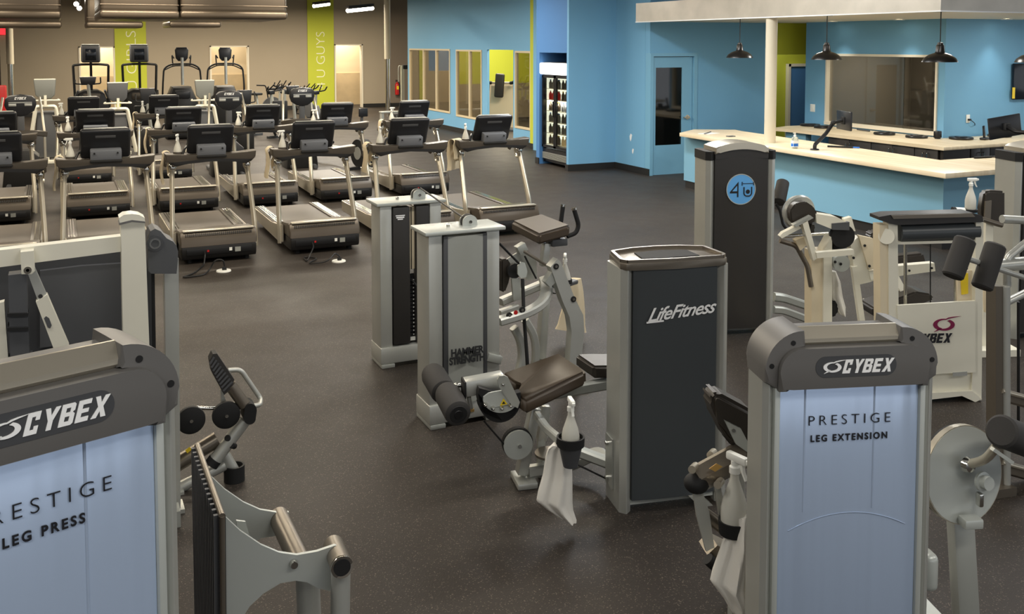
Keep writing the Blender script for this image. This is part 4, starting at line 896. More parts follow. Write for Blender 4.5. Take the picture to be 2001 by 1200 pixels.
# ================================================================== PRESTIGE TOWERS
def prestige(t, zt, l2, hw=.29, r=.125):
    D = .165; zc = zt-.175
    # rounded outer arch with a metal bar set between its shoulders
    outer = round_rect(-hw, hw, zc, zt, r, True, False, 12)
    inner = round_rect(-hw+.05, hw-.05, zc, zt-.05, r-.04, True, False, 12)
    xs_ = .165
    def half(sg):
        o = [p for p in outer[0:13]]; i = [p for p in inner[0:13]]
        P = [(xs_, zt)]+[(hw-r+r*math.sin(R(a)), zt-r+r*math.cos(R(a))) for a in range(0, 91, 8)]+[(hw, zc+.01), (hw-.05, zc-.02)]+[(hw-.05-(r-.045)+(r-.045)*math.cos(R(a)), zt-.05-(r-.045)+(r-.045)*math.sin(R(a))) for a in range(0, 91, 8)]+[(xs_-.01, zt-.05)]
        return [(sg*u, v) for u, v in P]
    for sg in (-1, 1):
        c = MB().prism(half(sg), -.005, D, 'y', .012).build('corner_cap', 'cap_grey', t)
        for u, v in ((hw-.09, zt-.038), (hw-.02, zt-.11)): MB().cyl((sg*u, -.007, v), (sg*u, .0, v), .008, n=14).build('screw', 'rubber', c)
    MB().rtube([(-xs_, .04, zt-.036), (xs_, .04, zt-.036)], .07, .075, c=.45).build('top_bar', 'steel_satin', t)
    MB().bx(-xs_-.02, xs_+.02, .02, D-.01, zt-.10, zt-.02, .01).build('top_filler', 'cap_grey', t)
    fp = round_rect(-hw+.04, hw-.04, zt-.19, zt-.052, .075, True, False, 10)
    fp = fp[:-2]+[(-hw+.04, zt-.19), (-hw+.065, zt-.19), (-hw+.08, zt-.172), (hw-.08, zt-.172), (hw-.065, zt-.19), (hw-.04, zt-.19)]
    f = MB().prism(fp, -.028, .06, 'y', .010).build('face_cap', 'cap_grey', t)
    zz = zt-.112; MB().prism(round_rect(-.135, .135, zz-.034, zz+.034, .033), -.0295, -.026, 'y').build('logo_recess', 'charcoal', f)
    cybex(f, (-.048, zz-.022), .044, 'text_white', -.0315, -.0285, .3, .82, .92)
    swoosh(f, (-.083, zz), .028, 'text_white', -.031)
    MB().bx(-.236, .236, .012, .03, .05, zt-.17, .003).build('front_panel', 'panel_silver', t)
    for x in (-.15, .085): MB().rtube([(x, .0128, zt-.60), (x, .0128, zt-.19)], .008, .004, c=.4).build('panel_rib', 'panel_silver', t)
    MB().tube([(x, .0115, zt-.66+.05*(1-(x/.2)**2)) for x in [-.2+.4*k/14 for k in range(15)]], .0018, n=6).build('panel_arc', 'panel_silver', t)
    for sg in (-1, 1):
        MB().bx(sg*.236, sg*.256, .0, .05, .02, zt-.18, .006).build('white_edge', 'plate_paint', t)
        MB().rtube([(sg*.272, D*.5, 0), (sg*.272, D*.5, zc+.01)], .035, D-.012, c=.45).build('side_column', 'silver', t)
    MB().bx(-.26, .26, .05, D-.02, .01, zt-.11).build('rear_shroud', 'cap_grey', t)
    text('lettering', 'PRESTIGE', .047, 'text_black', t, (0, .0085, zt-.315), (1, 0, 0), (0, 0, 1), .0008, 0, -.0008, space=1.45, sx=1.05)
    text('lettering', l2, .030, 'text_black', t, (0, .0085, zt-.368), (1, 0, 0), (0, 0, 1), .0008, 0, .0008, space=1.35, sx=.92)
LE = Th('leg_extension_machine', 'silver leg extension machine with a grey-capped tower and glossy pale panel', 'weight machine', (2.284, 2.31, 0), -18)
prestige(LE, 1.44, 'LEG EXTENSION')
LP = Th('leg_press_machine', 'large leg press tower at bottom left with ribbed foot platform', 'weight machine', (-.045, 2.176, 0), 18.5)
prestige(LP, 1.70, 'LEG PRESS')
# leg press platform (own straight-on frame turned back)
class Sub:
    """world-aligned picking on a rotated thing: returns points in the thing's local frame on world planes"""
    def __init__(s, t): s.t = t
    def Y(s, px, py, y): return s.t.I @ wy(px, py, y)
def W2L(t, v): return t.I @ V(v)
S = Sub(LP); n_ = LP.I.to_3x3() @ V(0, 1, 0)
near = [(440, 1010), (470, 1038), (510, 1065), (545, 1080), (580, 1085), (620, 1078), (655, 1066), (668, 1070), (680, 1095), (665, 1140), (645, 1155), (622, 1150), (600, 1138), (578, 1135), (548, 1140), (515, 1160), (488, 1185), (460, 1230), (440, 1300)]
MB().pprism([S.Y(px, py, 2.90) for px, py in near], n_*.012).build('side_bracket', 'plate_paint', LP)
k_ = .30
P = [S.Y(px, py, 2.90)+n_*k_ for px, py in near[:5]+[(606, 1084), (612, 1120), (600, 1138)]+near[13:]]
MB().pprism(P, n_*.012).build('side_bracket', 'plate_paint', LP)
MB().tube([S.Y(588, 1102, 2.912), S.Y(588, 1102, 2.90)+n_*(k_+.03)], .034, n=24).build('cross_tube', 'bronze_grey', LP)
a = S.Y(668, 1108, 2.80); MB().tube([a, S.Y(668, 1096, 2.90)+n_*.10], .034, n=24).build('pivot_tube', 'bronze_grey', LP)
MB().cyl(a-n_*.006, a+n_*.002, .026).build('end_cap', 'rubber', LP)
MB().cyl(a-n_*.003, a+n_*.001, .034).build('end_ring', 'chrome', LP)
b = S.Y(600, 1100, 3.0); MB().tube([b, W2L(LP, (wy(612, 1240, 3.0).x, 3.0, 0))], .038, n=20).build('post', 'silver', LP)
b = S.Y(666, 1108, 2.86); MB().tube([b, W2L(LP, (wy(655, 1240, 2.86).x, 2.86, 0))], .030, n=20).build('post', 'silver', LP)
e0, e1 = wy(441, 1008, 2.88), wy(441, 1300, 2.88)
pl = MB(); yy0, yy1 = 2.88, 3.44
zt_ = e0.z; q = [V(e0.x, yy0, zt_), V(e0.x-.0, yy1, zt_+.0), V(e0.x-.0, yy1, .15), V(e1.x, yy0, .15)]
q = [LP.I @ p for p in q]; xw = LP.I.to_3x3() @ V(-1, 0, 0)
plo = pl.pprism(q, xw*.02).build('foot_platform', 'shroud_black', LP)
rb = MB(); N = 15
for k in range(N):
    f = (k+.5)/N
    rb.bar(q[0].lerp(q[1], f)+xw*.024, q[3].lerp(q[2], f)+xw*.024, .012, .016)
rb.build('platform_ribs', 'slate', plo)
MB().tube([q[0]+xw*.01, q[1]+xw*.01], .010).tube([q[0]+xw*.01, q[3]+xw*.01], .008).build('platform_edge', 'bronze_grey', plo)
w_ = S.Y(574, 1102, 2.895); MB().lathe([(0, -.012), (.011, -.012), (.013, 0), (0, 0)], w_, n_, n=12).build('bolt', 'chrome', LP)
MB().pprism([S.Y(px, py, 3.05) for px, py in ((462, 1018), (480, 1020), (500, 1090), (470, 1110))], n_*.01).build('gusset', 'plate_paint', LP)
# ---- leg extension extras
t = LE
sb_ = MB().pprism([t.Y(px, py, .42) for px, py in ((1388, 785), (1394, 771), (1406, 769), (1475, 806), (1490, 900), (1436, 876), (1425, 868), (1402, 822))], (0, .12, 0))
bmesh.ops.bevel(sb_.bm, geom=list(sb_.bm.edges), offset=.018, segments=3, affect='EDGES')
sb_.build('seat_back', 'pad_black', t)
polyY(t, [(1416, 822), (1448, 838), (1470, 880), (1462, 885), (1438, 868)], .405, .012).build('back_bracket', 'plate_paint', t)
MB().cyl(t.Y(1434, 842, .40), t.Y(1434, 842, .41), .007, n=10).build('bolt', 'chrome', t)
ar = rtubeY(t, [(1360, 938, .40), (1480, 872, .46)], .4, .10, .085, c=.4); ar.build('seat_arm', 'bronze_grey', t)
MB().ball(t.Y(1361, 944, .39), .046, sc=(1.0, 1, .8)).build('arm_end', 'rubber', t)
MB().pprism([t.Y(px, py, .345) for px, py in ((1386, 916), (1400, 906), (1412, 912), (1398, 922))], (0, .002, 0)).build('caution_label', 'gold_label', t)
for a in ((1352, 918, .36), (1388, 890, .46), (1402, 948, .32), (1444, 918, .36)):
    c = t.Y(*a); MB().cyl(c, c+V(.03, .05, -.01), .014, n=16).build('bolt', 'steel_satin', t)
for a in ([(1352, 945), (1366, 940), (1386, 1000), (1396, 1070), (1380, 1078), (1362, 1010)], [(1396, 950), (1408, 950), (1420, 1010), (1432, 1050), (1420, 1060), (1404, 1000)]): polyY(t, a, .38, .014).build('link_plate', 'silver', t)
tubeY(t, [(1368, 998), (1425, 1040)], .42, .024).build('link_tube', 'bronze_grey', t)
MB().pprism([t.Y(px, py, .44) for px, py in ((1382, 1085), (1402, 1066), (1440, 1085), (1445, 1120), (1400, 1112))], (0, .10, 0)).build('foot_rest', 'bronze_grey', t)
tubeY(t, [(1383, 1092), (1400, 1108), (1425, 1118)], .42, .022).build('foot_rest_bumper', 'rubber', t)
tubeY(t, [(1440, 900, .5), (1440, 1100, .5)], .5, .03).build('frame_post', 'silver', t)
c = t.Y(1440, 1100, .5); MB().bar((c.x, .5, 0), (c.x, .5, c.z), .05, .05, (0, 1, 0)).build('frame_leg', 'silver', t)
MB().lathe([(.048, 0), (.052, 0), (.056, .05), (.050, .05)], t.Y(1434, 1042, .33)).build('bottle_holder', 'rubber', t)
w_ = t.M @ t.Y(1434, 1036, .33)
bo = bottle(w_, 100, 'clear spray bottle beside the leg extension seat', None, 1.13)
cloth('white towel hanging at the left side of the leg extension tower', t.M @ V(-.3, .2, 0), -18, [(1436, 1012, 1466, 1000), (1422, 1045, 1470, 1030), (1412, 1080, 1474, 1075), (1398, 1120, 1477, 1120), (1393, 1142, 1476, 1150), (1418, 1175, 1472, 1178), (1432, 1200, 1466, 1215)], .10, dep=.05, folds=3)
# right side disc, roller and post
dc = t.Y(1885, 928, .30); nn = (t.R3 @ V(-.05, -1, .12)).normalized(); nn = (Matrix.Rotation(R(-2), 3, 'Z') @ nn).normalized()
sx_, sz_ = basis(nn, (0, 0, 1))
pr = [dc+sx_*(.172*math.cos(R(a)))+sz_*(.172*math.sin(R(a))) for a in range(0, 360, 8)]
MB().pprism(pr, -nn*.03).build('cam_disc', 'plate_paint', t)
MB().pprism([dc-nn*.001+(p-dc)*1.02 for p in pr], -nn*.026).build('cam_rim', 'steel_satin', t)
MB().cyl(dc-nn*.032, dc-nn*.045, .17, n=40).build('cam_backing', 'rubber', t)
a = t.Y(1889, 908, .27); b = t.Y(1925, 900, .20); c = t.Y(1948, 872, .15)
MB().tube([a, b, c], .016, fil=.04).build('roller_arm', 'steel_satin', t); MB().lathe([(0, 0), (.028, 0), (.022, .02), (0, .025)], a-nn*.0, nn).build('hub', 'chrome', t)
c0, c1 = t.Y(1956, 842, .14), t.Y(2030, 872, .30)
MB().lathe([(0, 0), (.048, 0), (.056, .008), (.056, (c1-c0).length)], c0, c1-c0, n=32).build('shin_roller', 'foam', t)
MB().obox(t.Y(1958, 890, .13), (.09, .02, .012), Matrix.Rotation(R(35), 3, 'Y')).build('roller_bracket', 'plate_paint', t)
kb = t.Y(1918, 940, .26); MB().lathe([(0, 0), (.034, 0), (.034, .01), (.024, .012), (.024, .035), (0, .035)], kb+nn*.0, nn).build('knob', 'plate_paint', t)
kb = t.Y(1910, 974, .27); MB().obox(kb+nn*.01, (.018, .03, .05), None, .006).build('latch', 'chrome', t)
MB().obox(t.Y(1897, 1020, .24), (.07, .05, .035), None, .006).build('clip_bracket', 'plate_paint', t)
p0, p1 = t.Y(1876, 1010, .34), t.Y(1893, 1300, .34); MB().bar(p0, p1, .085, .06, (0, 1, 0), .012).build('post', 'silver_paint', t)
MB().bx(p1.x-.08, p1.x+.08, .2, .5, 0, .05).build('foot', 'silver_paint', t)
c = t.Y(1812, 1112, .12); MB().obox(c, (.05, .08, .13), None, .022, 4).build('pin_housing', 'plate_paint', t)
MB().bx(-.05, .05, .18, .9, .03, .12, .01).bx(p1.x-.03, p1.x+.03, .45, .9, .03, .1).bx(-.05, p1.x, .85, .93, 0, .1).build('base_frame', 'silver_paint', t)
# ================================================================== FITNESS TOWER WITH LEG CURL
LF = Th('leg_curl_machine', 'leg curl machine with dark tower, black pad and two foam rollers', 'weight machine', (2.555, 4.045, 0), -11.3)
t = LF
MB().prism([(0, .0), (.11, -.012), (.225, -.016), (.34, -.012), (.45, 0), (.45, .2), (0, .2)], .06, 1.245, 'z').build('shroud', 'shroud_dark', t, angle=20)
for sg, xc in ((-1, -.031), (1, .487)):
    MB().rtube([(xc, .115, 0), (xc, .115, 1.235)], .06, .25, c=.45).build('side_column', 'silver', t)
pb = [(-.062, .02), (-.04, -.012), (0, -.015), (.225, -.03), (.45, -.015), (.49, -.012), (.512, .02), (.49, .24), (.36, .29), (.225, .305), (.09, .29), (-.04, .24)]
hole = [(.07, .06), (.225, .05), (.38, .06), (.37, .2), (.225, .225), (.08, .2)]
MB().prism(pb, 1.232, 1.268, 'z', .006).build('top_cap', 'bronze_grey', t)
rim = MB()
for a, b in zip(pb, pb[1:]+pb[:1]): rim.bar((a[0]*.96+.009, a[1]*.9+.012, 1.275), (b[0]*.96+.009, b[1]*.9+.012, 1.275), .018, .018)
rim.build('top_rim', 'bronze_grey', t)
MB().prism(hole, 1.266, 1.274, 'z').build('top_tray', 'rubber', t)
text('lettering', 'LifeFitness', .093, 'text_white', t, (.245, -.020, .985), (1, -.0, .07), (-.0, 0, 1), .001, .5, .0012, space=.93)
MB().bar((-.005+.0, -.018, .968), (.085, -.019, .972), .004, .008).build('lettering_stroke', 'text_white', t).location = (.07, 0, 0)
for z in (.12, .30): MB().cyl((-.062, .16, z), (-.085, .16, z), .010, n=10).build('bolt', 'chrome', t)
MB().bx(-.07, -.062, .10, .2, .08, .34).build('side_plate', 'silver_paint', t)
MB().prism([(.30, .06), (.36, .06), (.43, 0), (.36, 0)], -.03, .03, 'y').build('foot', 'silver', t); MB().bx(0, .45, .02, .08, .03, .06).build('lower_rail', 'plate_paint', t)
# pad
top = [t.Y(1026, 785, .30), t.Y(1146, 726, .30), t.Y(1138, 716, .36), t.Y(1094, 689, .60), t.Y(1080, 690, .61), t.Y(978, 728, .60), t.Y(1003, 748, .49), t.Y(1022, 744, .48), t.Y(1026, 752, .44), t.Y(1008, 762, .42), t.Y(1003, 768, .40)]
pd = MB().pprism(top, (0.004, 0, -.075)); bmesh.ops.bevel(pd.bm, geom=list(pd.bm.edges), offset=.016, segments=3, affect='EDGES'); pd.build('bench_pad', 'pad_brown', t, angle=75)
top = [t.Y(1160, 716, .46), t.Y(1215, 716, .46), t.Y(1215, 690, .62), t.Y(1150, 688, .66), t.Y(1124, 692, .66)]
pd = MB().pprism(top, (0, 0, -.07)); bmesh.ops.bevel(pd.bm, geom=list(pd.bm.edges), offset=.014, segments=3, affect='EDGES'); pd.build('hip_pad', 'pad_black', t, angle=75)
rtubeY(t, [(1070, 770, .45), (1215, 745, .5)], .45, .06, .05).build('pad_rail', 'silver_paint', t)
for (a, b) in (((845, 730, .80), (868, 768, .57)), ((873, 768, .52), (896, 810, .28))):
    A_, B_ = t.Y(*a), t.Y(*b); d = (A_-B_); L_ = d.length
    r_ = MB().lathe([(0, 0), (.050, 0), (.066, .010), (.069, .03), (.069, L_-.03), (.062, L_), (0, L_)], B_, d, n=32).build('foam_roller', 'foam', t)
    MB().lathe([(0, -.004), (.044, -.004), (.048, .004), (0, .004)], B_, d, n=28).build('end_cap', 'rubber', r_)
    MB().lathe([(0, -.008), (.022, -.008), (.024, -.003), (0, -.003)], B_, d, n=24).build('end_boss', 'black_plastic', r_)
tubeY(t, [(868, 768, .575), (873, 770, .52)], .5, .022, fil=0).build('roller_axle', 'chrome', t)
tubeY(t, [(874, 766, .55), (890, 752, .5), (912, 752, .5)], .5, .014).build('roller_stem', 'chrome', t)
barY(t, (906, 757), (984, 742), .46, .085, .09, bev=.012).build('lever_arm', 'silver', t)
MB().obox(t.Y(906, 758, .46), (.012, .095, .09), None, .004).build('arm_end', 'rubber', t)
tubeY(t, [(916, 775), (922, 806)], .46, .012, fil=0).build('stop_rod', 'silver', t); MB().obox(t.Y(922, 801, .455), (.022, .022, .014)).build('stop_mark', 'gold_label', t)
def arcpts(cx, cy, rx, ry, a0, a1, n=16): return [(cx+rx*math.cos(R(a0+(a1-a0)*k/n)), cy+ry*math.sin(R(a0+(a1-a0)*k/n))) for k in range(n+1)]
polyY(t, arcpts(976, 775, 42, 48, 200, -10)[::-1]+arcpts(976, 780, 42, 46, 0, 170), .34, .05).build('cam_wheel', 'rubber', t)
polyY(t, [(945, 776), (956, 768), (982, 763), (1000, 776), (1014, 792)]+arcpts(978, 780, 34, 27, 15, 175), .325, .012).build('cam_plate', 'plate_paint', t)
polyY(t, [(972, 742), (976, 735), (986, 734), (993, 738), (1016, 786), (1012, 798), (1000, 792), (975, 756)], .31, .014).build('link_plate', 'silver_paint', t)
for a in ((949, 792), (964, 799), (981, 799), (998, 794), (983, 751)):
    c = t.Y(a[0], a[1], .31); MB().lathe([(0, -.012), (.006, -.010), (.010, 0), (.012, .014), (0, .014)], c, (0, 1, 0), n=12).build('bolt', 'chrome', t)
polyY(t, [(977, 793), (984, 779), (992, 790)], .322, .002).build('warning_label', 'yellow', t); polyY(t, [(981, 790), (984, 784), (988, 789)], .3205, .001).build('warning_mark', 'text_black', t)
barY(t, (1046, 795), (1018, 925), .46, .055, .075).build('front_leg', 'silver', t)
f_ = t.Z(1018, 930, 0); MB().bx(f_.x-.06, f_.x+.05, .36, .54, 0, .035, .008).build('foot', 'silver', t)
barY(t, (1066, 792), (1058, 860), .52, .05, .05).build('rear_leg', 'silver', t)
c = t.Y(1058, 855, .52); MB().rtube([c, (c.x-.01, .5, .12), (c.x+.0, .5, .0)], .045, .045, fil=.05).build('rear_leg_lower', 'silver', t)
rtubeY(t, [(1046, 806, .46), (1068, 838, .2), (1096, 862, -.14)], .46, .045, .05, fil=.06, c=.4).build('curved_brace', 'silver', t)
pu = discY(t, (1013, 870), .36, .078, .02).build('pulley', 'plate_paint', t); discY(t, (1012, 867), .375, .082, .03).build('pulley_rim', 'rubber', t)
MB().cyl(t.Y(1016, 873, .35), t.Y(1016, 873, .36), .010, n=12).build('pulley_bolt', 'chrome', pu)
c = t.Y(1076, 884, .40); MB().cyl(c, c-V(0, 0, .012), .085, n=40).build('swivel_plate', 'bronze_grey', t); MB().cyl(c-V(0, 0, .01), (c.x, c.y, .1), .03).build('swivel_post', 'silver_paint', t)
MB().rtube([(f_.x+.02, .45, .06), (f_.x+.26, .45, .07), (f_.x+.42, .45, .13), (-.03, .3, .14)], .06, .06, fil=.08).build('base_tube', 'silver', t)
rtubeY(t, [(1135, 884, .34), (1196, 907, .25)], .3, .05, .075).build('link_beam', 'silver_paint', t)
tubeY(t, [(945, 822, .36), (1000, 885, .37)], .36, .005, fil=0, n=8).build('cable', 'cable', t); tubeY(t, [(1128, 908, .3), (1190, 938, .25)], .3, .005, fil=0, n=8).build('cable', 'cable', t)
# holder, bottle, towel
hc = t.Y(1115, 862, -.2)
MB().lathe([(.058, .0), (.066, .0), (.066, .022), (.058, .022)], hc).lathe([(.06, -.02), (.065, -.02), (.065, 0), (.06, 0)], hc).build('holder_ring', 'rubber', t)
MB().lathe([(0, -.12), (.035, -.12), (.06, .0), (.055, .0), (.03, -.115), (0, -.115)], hc).build('holder_cup', 'charcoal', t)
MB().bar(hc+V(-.06, 0, .0), t.Y(1096, 862, -.14), .02, .02).build('holder_arm', 'rubber', t)
bottle(t.M @ (hc+V(0, 0, -.04)), 75, 'clear spray bottle standing in the cup holder of the leg curl machine', None, 1.0)
cloth('white towel hanging from the cup holder of the leg curl machine', t.M @ V(-.3, .2, 0), -11.3, [(1080, 870, 1104, 866), (1073, 878, 1110, 874), (1069, 895, 1116, 895), (1064, 930, 1118, 930), (1054, 965, 1119, 965), (1051, 982, 1120, 985), (1070, 998, 1122, 1000), (1095, 1014, 1129, 1020)], -.31, dep=.04, folds=2)
# ================================================================== ARCHED TOWERS
def arched(t, badge=True):
    MB().prism([(.0, 0), (.11, -.01), (.225, -.013), (.34, -.01), (.45, 0), (.45, .22), (0, .22)], .05, 1.44, 'z').build('shroud', 'shroud_black', t, angle=20)
    for sg, xc in ((-1, -.035), (1, .485)):
        MB().rtube([(xc, .14, 0), (xc, .14, 1.44)], .07, .30, c=.45).build('side_column', 'silver', t)
        c = MB().rtube([(xc, .14, 1.42), (xc, .14, 1.49)], .078, .31, c=.45).build('corner_cap', 'rubber', t)
    oz = lambda x: 1.50+.062*(1-((x-.225)/.285)**2)
    P = [(x, oz(x)) for x in [-.0+k*.45/12 for k in range(13)]]; Q = [(x, oz(x)-.055) for x, z in P[::-1]]
    MB().prism(P+Q, -.02, .26, 'y', .012).build('arch_top', 'steel_satin', t)
    MB().prism([(.0, 1.43)]+[(x, oz(x)-.055) for x, z in P]+[(.45, 1.43)], -.008, .2, 'y').build('arch_panel', 'shroud_black', t)
    if badge:
        c = t.Y(1448, 370, -.016); b = MB().cyl(c, c+V(0, .006, 0), .122, n=48).build('badge', 'badge_blue', t)
        MB().lathe([(.118, -.002), (.124, -.002), (.124, .003), (.118, .003)], c, (0, 1, 0), n=48).build('badge_ring', 'plate_paint', b)
        y = c.y-.0015; cx, cz = c.x, c.z
        q = lambda *p: [(cx+a, cz+b_) for a, b_ in p]
        m = MB().prism(q((-.022, .062), (-.022, -.062), (-.034, -.062), (-.034, -.030), (-.094, -.030), (-.094, -.020)), y-.001, y+.001, 'y')
        m.build('badge_four', 'text_black', b)
        MB().prism(q((-.034, .03), (-.034, -.014), (-.075, -.014)), y-.002, y-.0005, 'y').build('badge_four_cutout', 'badge_blue', b)
        MB().tube([(cx+.025, y, cz+.018), (cx+.025, y, cz-.04), (cx+.04, y, cz-.055), (cx+.075, y, cz-.055), (cx+.09, y, cz-.04), (cx+.09, y, cz+.018)], .005, fil=.02, n=8).build('badge_u', 'text_black', b)
        MB().cyl((cx+.058, y-.001, cz-.02), (cx+.058, y+.002, cz-.02), .017).build('badge_dot', 'text_black', b)
        m = MB().bar((cx+.015, y, cz+.045), (cx+.10, y, cz+.045), .002, .005).build('badge_bar', 'text_black', b)
        for dx in (.006, .012, .103, .109): MB().bar((cx+dx, y, cz+.03), (cx+dx, y, cz+.06), .003, .002).build('badge_plate', 'text_black', b)
def base_at(px, py, rot): return wz(px, py), rot
p = wz(1393, 656); U4 = Th('arched_tower_machine', 'tall black tower machine with round blue badge and arched silver top', 'weight machine', p, -15)
arched(U4, True)
t = U4
# seat side pieces visible to the right of the tower
c0, c1 = t.Y(1522, 395, .35), t.Y(1528, 366, .45)
MB().lathe([(0, 0), (.05, 0), (.055, .01), (.055, (c1-c0).length+.05), (0, (c1-c0).length+.05)], c0, c1-c0, n=24).build('roller_pad', 'foam', t)
tubeY(t, [(1516, 398), (1524, 410), (1530, 440), (1540, 450)], .35, .012).build('hose_guide', 'rubber', t)
rtubeY(t, [(1512, 580, .2), (1530, 582, .2), (1620, 612, .25)], .2, .07, .07, fil=.06).build('base_tube', 'silver_paint', t)
rtubeY(t, [(1512, 605, .1), (1530, 606, .1), (1620, 640, .1)], .1, .06, .05, fil=.06).build('base_tube', 'silver_paint', t)
p = wz(1992, 662); RT = Th('arched_tower_machine', 'second arched black tower machine cut by the right picture edge', 'weight machine', p, -15); arched(RT, False)
# ================================================================== PLATE-FRAME LEG CURL PAIR (centre)
H2 = Th('kneeling_curl_machine', 'front silver weight stack machine with grey shroud, raised pad and bent arms', 'weight machine', (2.0, 5.46, 0), 0)
H1 = Th('pulley_stack_machine', 'rear silver weight stack with open black shroud and visible plates', 'weight machine', (2.07, 6.66, 0), 0)
def stack(t, w, h, openf):
    for x in (0, w-.09): MB().bx(x, x+.09, 0, .22, .02, h-.02, .008).build('side_post', 'silver', t)
    MB().bx(-.03, w+.03, -.03, .25, h-.02, h+.004, .006).build('top_plate', 'plate_paint', t)
    MB().bx(-.005, w+.005, -.015, .235, .03, .15, .01).build('base_plate', 'silver', t)
    for x in (0, w-.1): MB().bx(x, x+.1, -.02, .24, 0, .03, .006).build('foot', 'silver_paint', t)
    for k in (-1, 1): MB().cyl((w/2+k*.07, .1, h-.05), (w/2+k*.07, .1, h+.02), .012, n=12).build('rod_end', 'chrome', t)
stack(H2, .47, 1.215, False)
MB().prism([(.095, .0), (.12, -.012), (.235, -.03), (.35, -.012), (.375, 0), (.375, .05), (.095, .05)], .14, 1.18, 'z').build('shroud', 'silver_paint', H2, angle=20)
for x in (.093, .352): MB().bx(x, x+.028, -.014, .05, .12, 1.185, .004).build('shroud_edge', 'charcoal', H2)
text('lettering', 'HAMMER', .062, 'emboss_dark', H2, (.235, -.034, .445), (1, 0, 0), (0, 0, 1), .002, 0, .0025, space=1.0, sx=.85)
text('lettering', 'STRENGTH', .062, 'emboss_dark', H2, (.235, -.034, .395), (1, 0, 0), (0, 0, 1), .002, 0, .0025, space=.95, sx=.78)
stack(H1, .47, 1.205, True)
MB().bx(.095, .225, -.01, .06, .16, 1.17, .01).build('left_shroud', 'shroud_black', H1); MB().bx(.27, .375, -.01, .06, .16, 1.17, .01).build('right_shroud', 'shroud_black', H1)
MB().bx(.225, .27, .03, .04, .70, 1.16).build('pale_guide', 'cream_warm', H1); MB().bx(.243, .247, .02, .03, .7, 1.16).build('guide_seam', 'rubber', H1)
MB().bx(.10, .37, .06, .2, .16, .66).build('weight_core', 'rubber', H1)
for k in range(15):
    m = MB().bx(.226, .269, .035, .06, .20+k*.029, .224+k*.029); pl_ = m.build('weight_plate', 'black_plastic', H1)
    MB().bx(.228, .236, .033, .035, .206+k*.029, .216+k*.029).build('plate_mark', 'white_plastic', pl_); MB().bx(.259, .267, .033, .035, .206+k*.029, .216+k*.029).build('plate_mark', 'white_plastic', pl_)
MB().bx(.22, .275, .02, .035, .17, .195).build('bottom_label', 'white_plastic', H1); MB().tube([(.25, .03, .62), (.27, -.03, .58), (.29, -.04, .55)], .008, n=8).build('selector_pin', 'rubber', H1)
MB().bx(.12, .18, -.012, -.009, 1.09, 1.10).bx(.115, .185, -.012, -.009, 1.105, 1.112).bx(.13, .17, -.012, -.009, 1.078, 1.085).build('direction_label', 'text_white', H1)
for t, px, py, y in ((H1, 817, 380, .1), (H2, 915, 432, .1)):
    c = t.Y(px, py, y); q = MB()
    sh_ = lambda yy: [(c.x+.048*math.cos(R(a)), c.z+.042*math.sin(R(a))) for a in range(0, 181, 15)]+[(c.x-.048, 1.2), (c.x+.048, 1.2)]
    MB().prism(sh_(0), y-.03, y-.02, 'y').build('pulley_bracket', 'plate_paint', t); MB().prism([(a-.0, b) for a, b in sh_(0)], y+.02, y+.03, 'y').build('pulley_bracket', 'silver_paint', t)
    MB().cyl((c.x, y-.018, c.z), (c.x, y+.018, c.z), .045).build('pulley_wheel', 'rubber', t); MB().lathe([(0, 0), (.011, 0), (.009, .01), (0, .01)], (c.x, y-.04, c.z), (0, 1, 0), n=12).build('pulley_bolt', 'chrome', t)
a = wy(822, 368, 6.76); b = wy(905, 425, 5.56)
t = Th('steel_cable', 'thin black cable running between the two centre weight stacks', 'cable', a); MB().tube([V(0, 0, 0), b-a], .006, n=8).build('cable', 'cable', t)
t = H2
# frame to the right of the stack
top = [t.Y(1052, 458, .30), t.Y(1116, 441, .32), t.Y(1108, 436, .36), t.Y(1060, 417, .72), t.Y(998, 431, .70)]
pd = MB().pprism(top, (0.0, 0, -.075)); bmesh.ops.bevel(pd.bm, geom=list(pd.bm.edges), offset=.018, segments=3, affect='EDGES'); pd.build('chest_pad', 'pad_brown', t, angle=75)
barY(t, (1068, 475), (1062, 520), .42, .05, .05).build('pad_post', 'silver', t); MB().obox(t.Y(1088, 472, .42), (.12, .1, .05), None, .006).build('pad_bracket', 'slate', t)
tubeY(t, [(1090, 452, .6), (1096, 434, .6), (1100, 404, .6)], .6, .016, fil=.02).build('handle_grip', 'rubber', t); tubeY(t, [(1100, 404, .6), (1101, 400, .6)], .6, .018, fil=0).build('handle_tip', 'chrome', t)
tubeY(t, [(1108, 462, .4), (1126, 455, .4), (1131, 440, .4), (1122, 410, .4)], .4, .016, fil=.05).build('handle_grip', 'rubber', t); tubeY(t, [(1122, 410, .4), (1121, 406, .4)], .4, .018, fil=0).build('handle_tip', 'chrome', t)
rtubeY(t, [(975, 628, .12), (1030, 612, .12), (1062, 592, .18), (1070, 566, .30), (1064, 545, .45)], .12, .05, .08, fil=.08).build('curved_beam', 'silver', t)
rtubeY(t, [(978, 590, .4), (1068, 552, .45)], .4, .05, .07).build('upper_beam', 'silver', t)
rtubeY(t, [(975, 612, .25), (1010, 600, .3)], .3, .04, .05).build('inner_beam', 'silver', t)
polyY(t, [(1076, 522), (1090, 506), (1096, 512), (1122, 580), (1140, 616), (1142, 648), (1134, 725), (1112, 725), (1117, 648), (1113, 620), (1100, 590)], .20, .07).build('bent_arm', 'silver', t)
f_ = t.Z(1122, 760, 0)
barY(t, (1124, 718), (1122, 757), .23, .06, .06).build('arm_foot_post', 'silver', t); MB().bx(f_.x-.08, f_.x+.08, .15, .33, 0, .03, .008).build('foot', 'silver', t)
polyY(t, [(1066, 552), (1080, 530), (1092, 545), (1076, 562)], .21, .06).build('arm_joint', 'silver_paint', t)
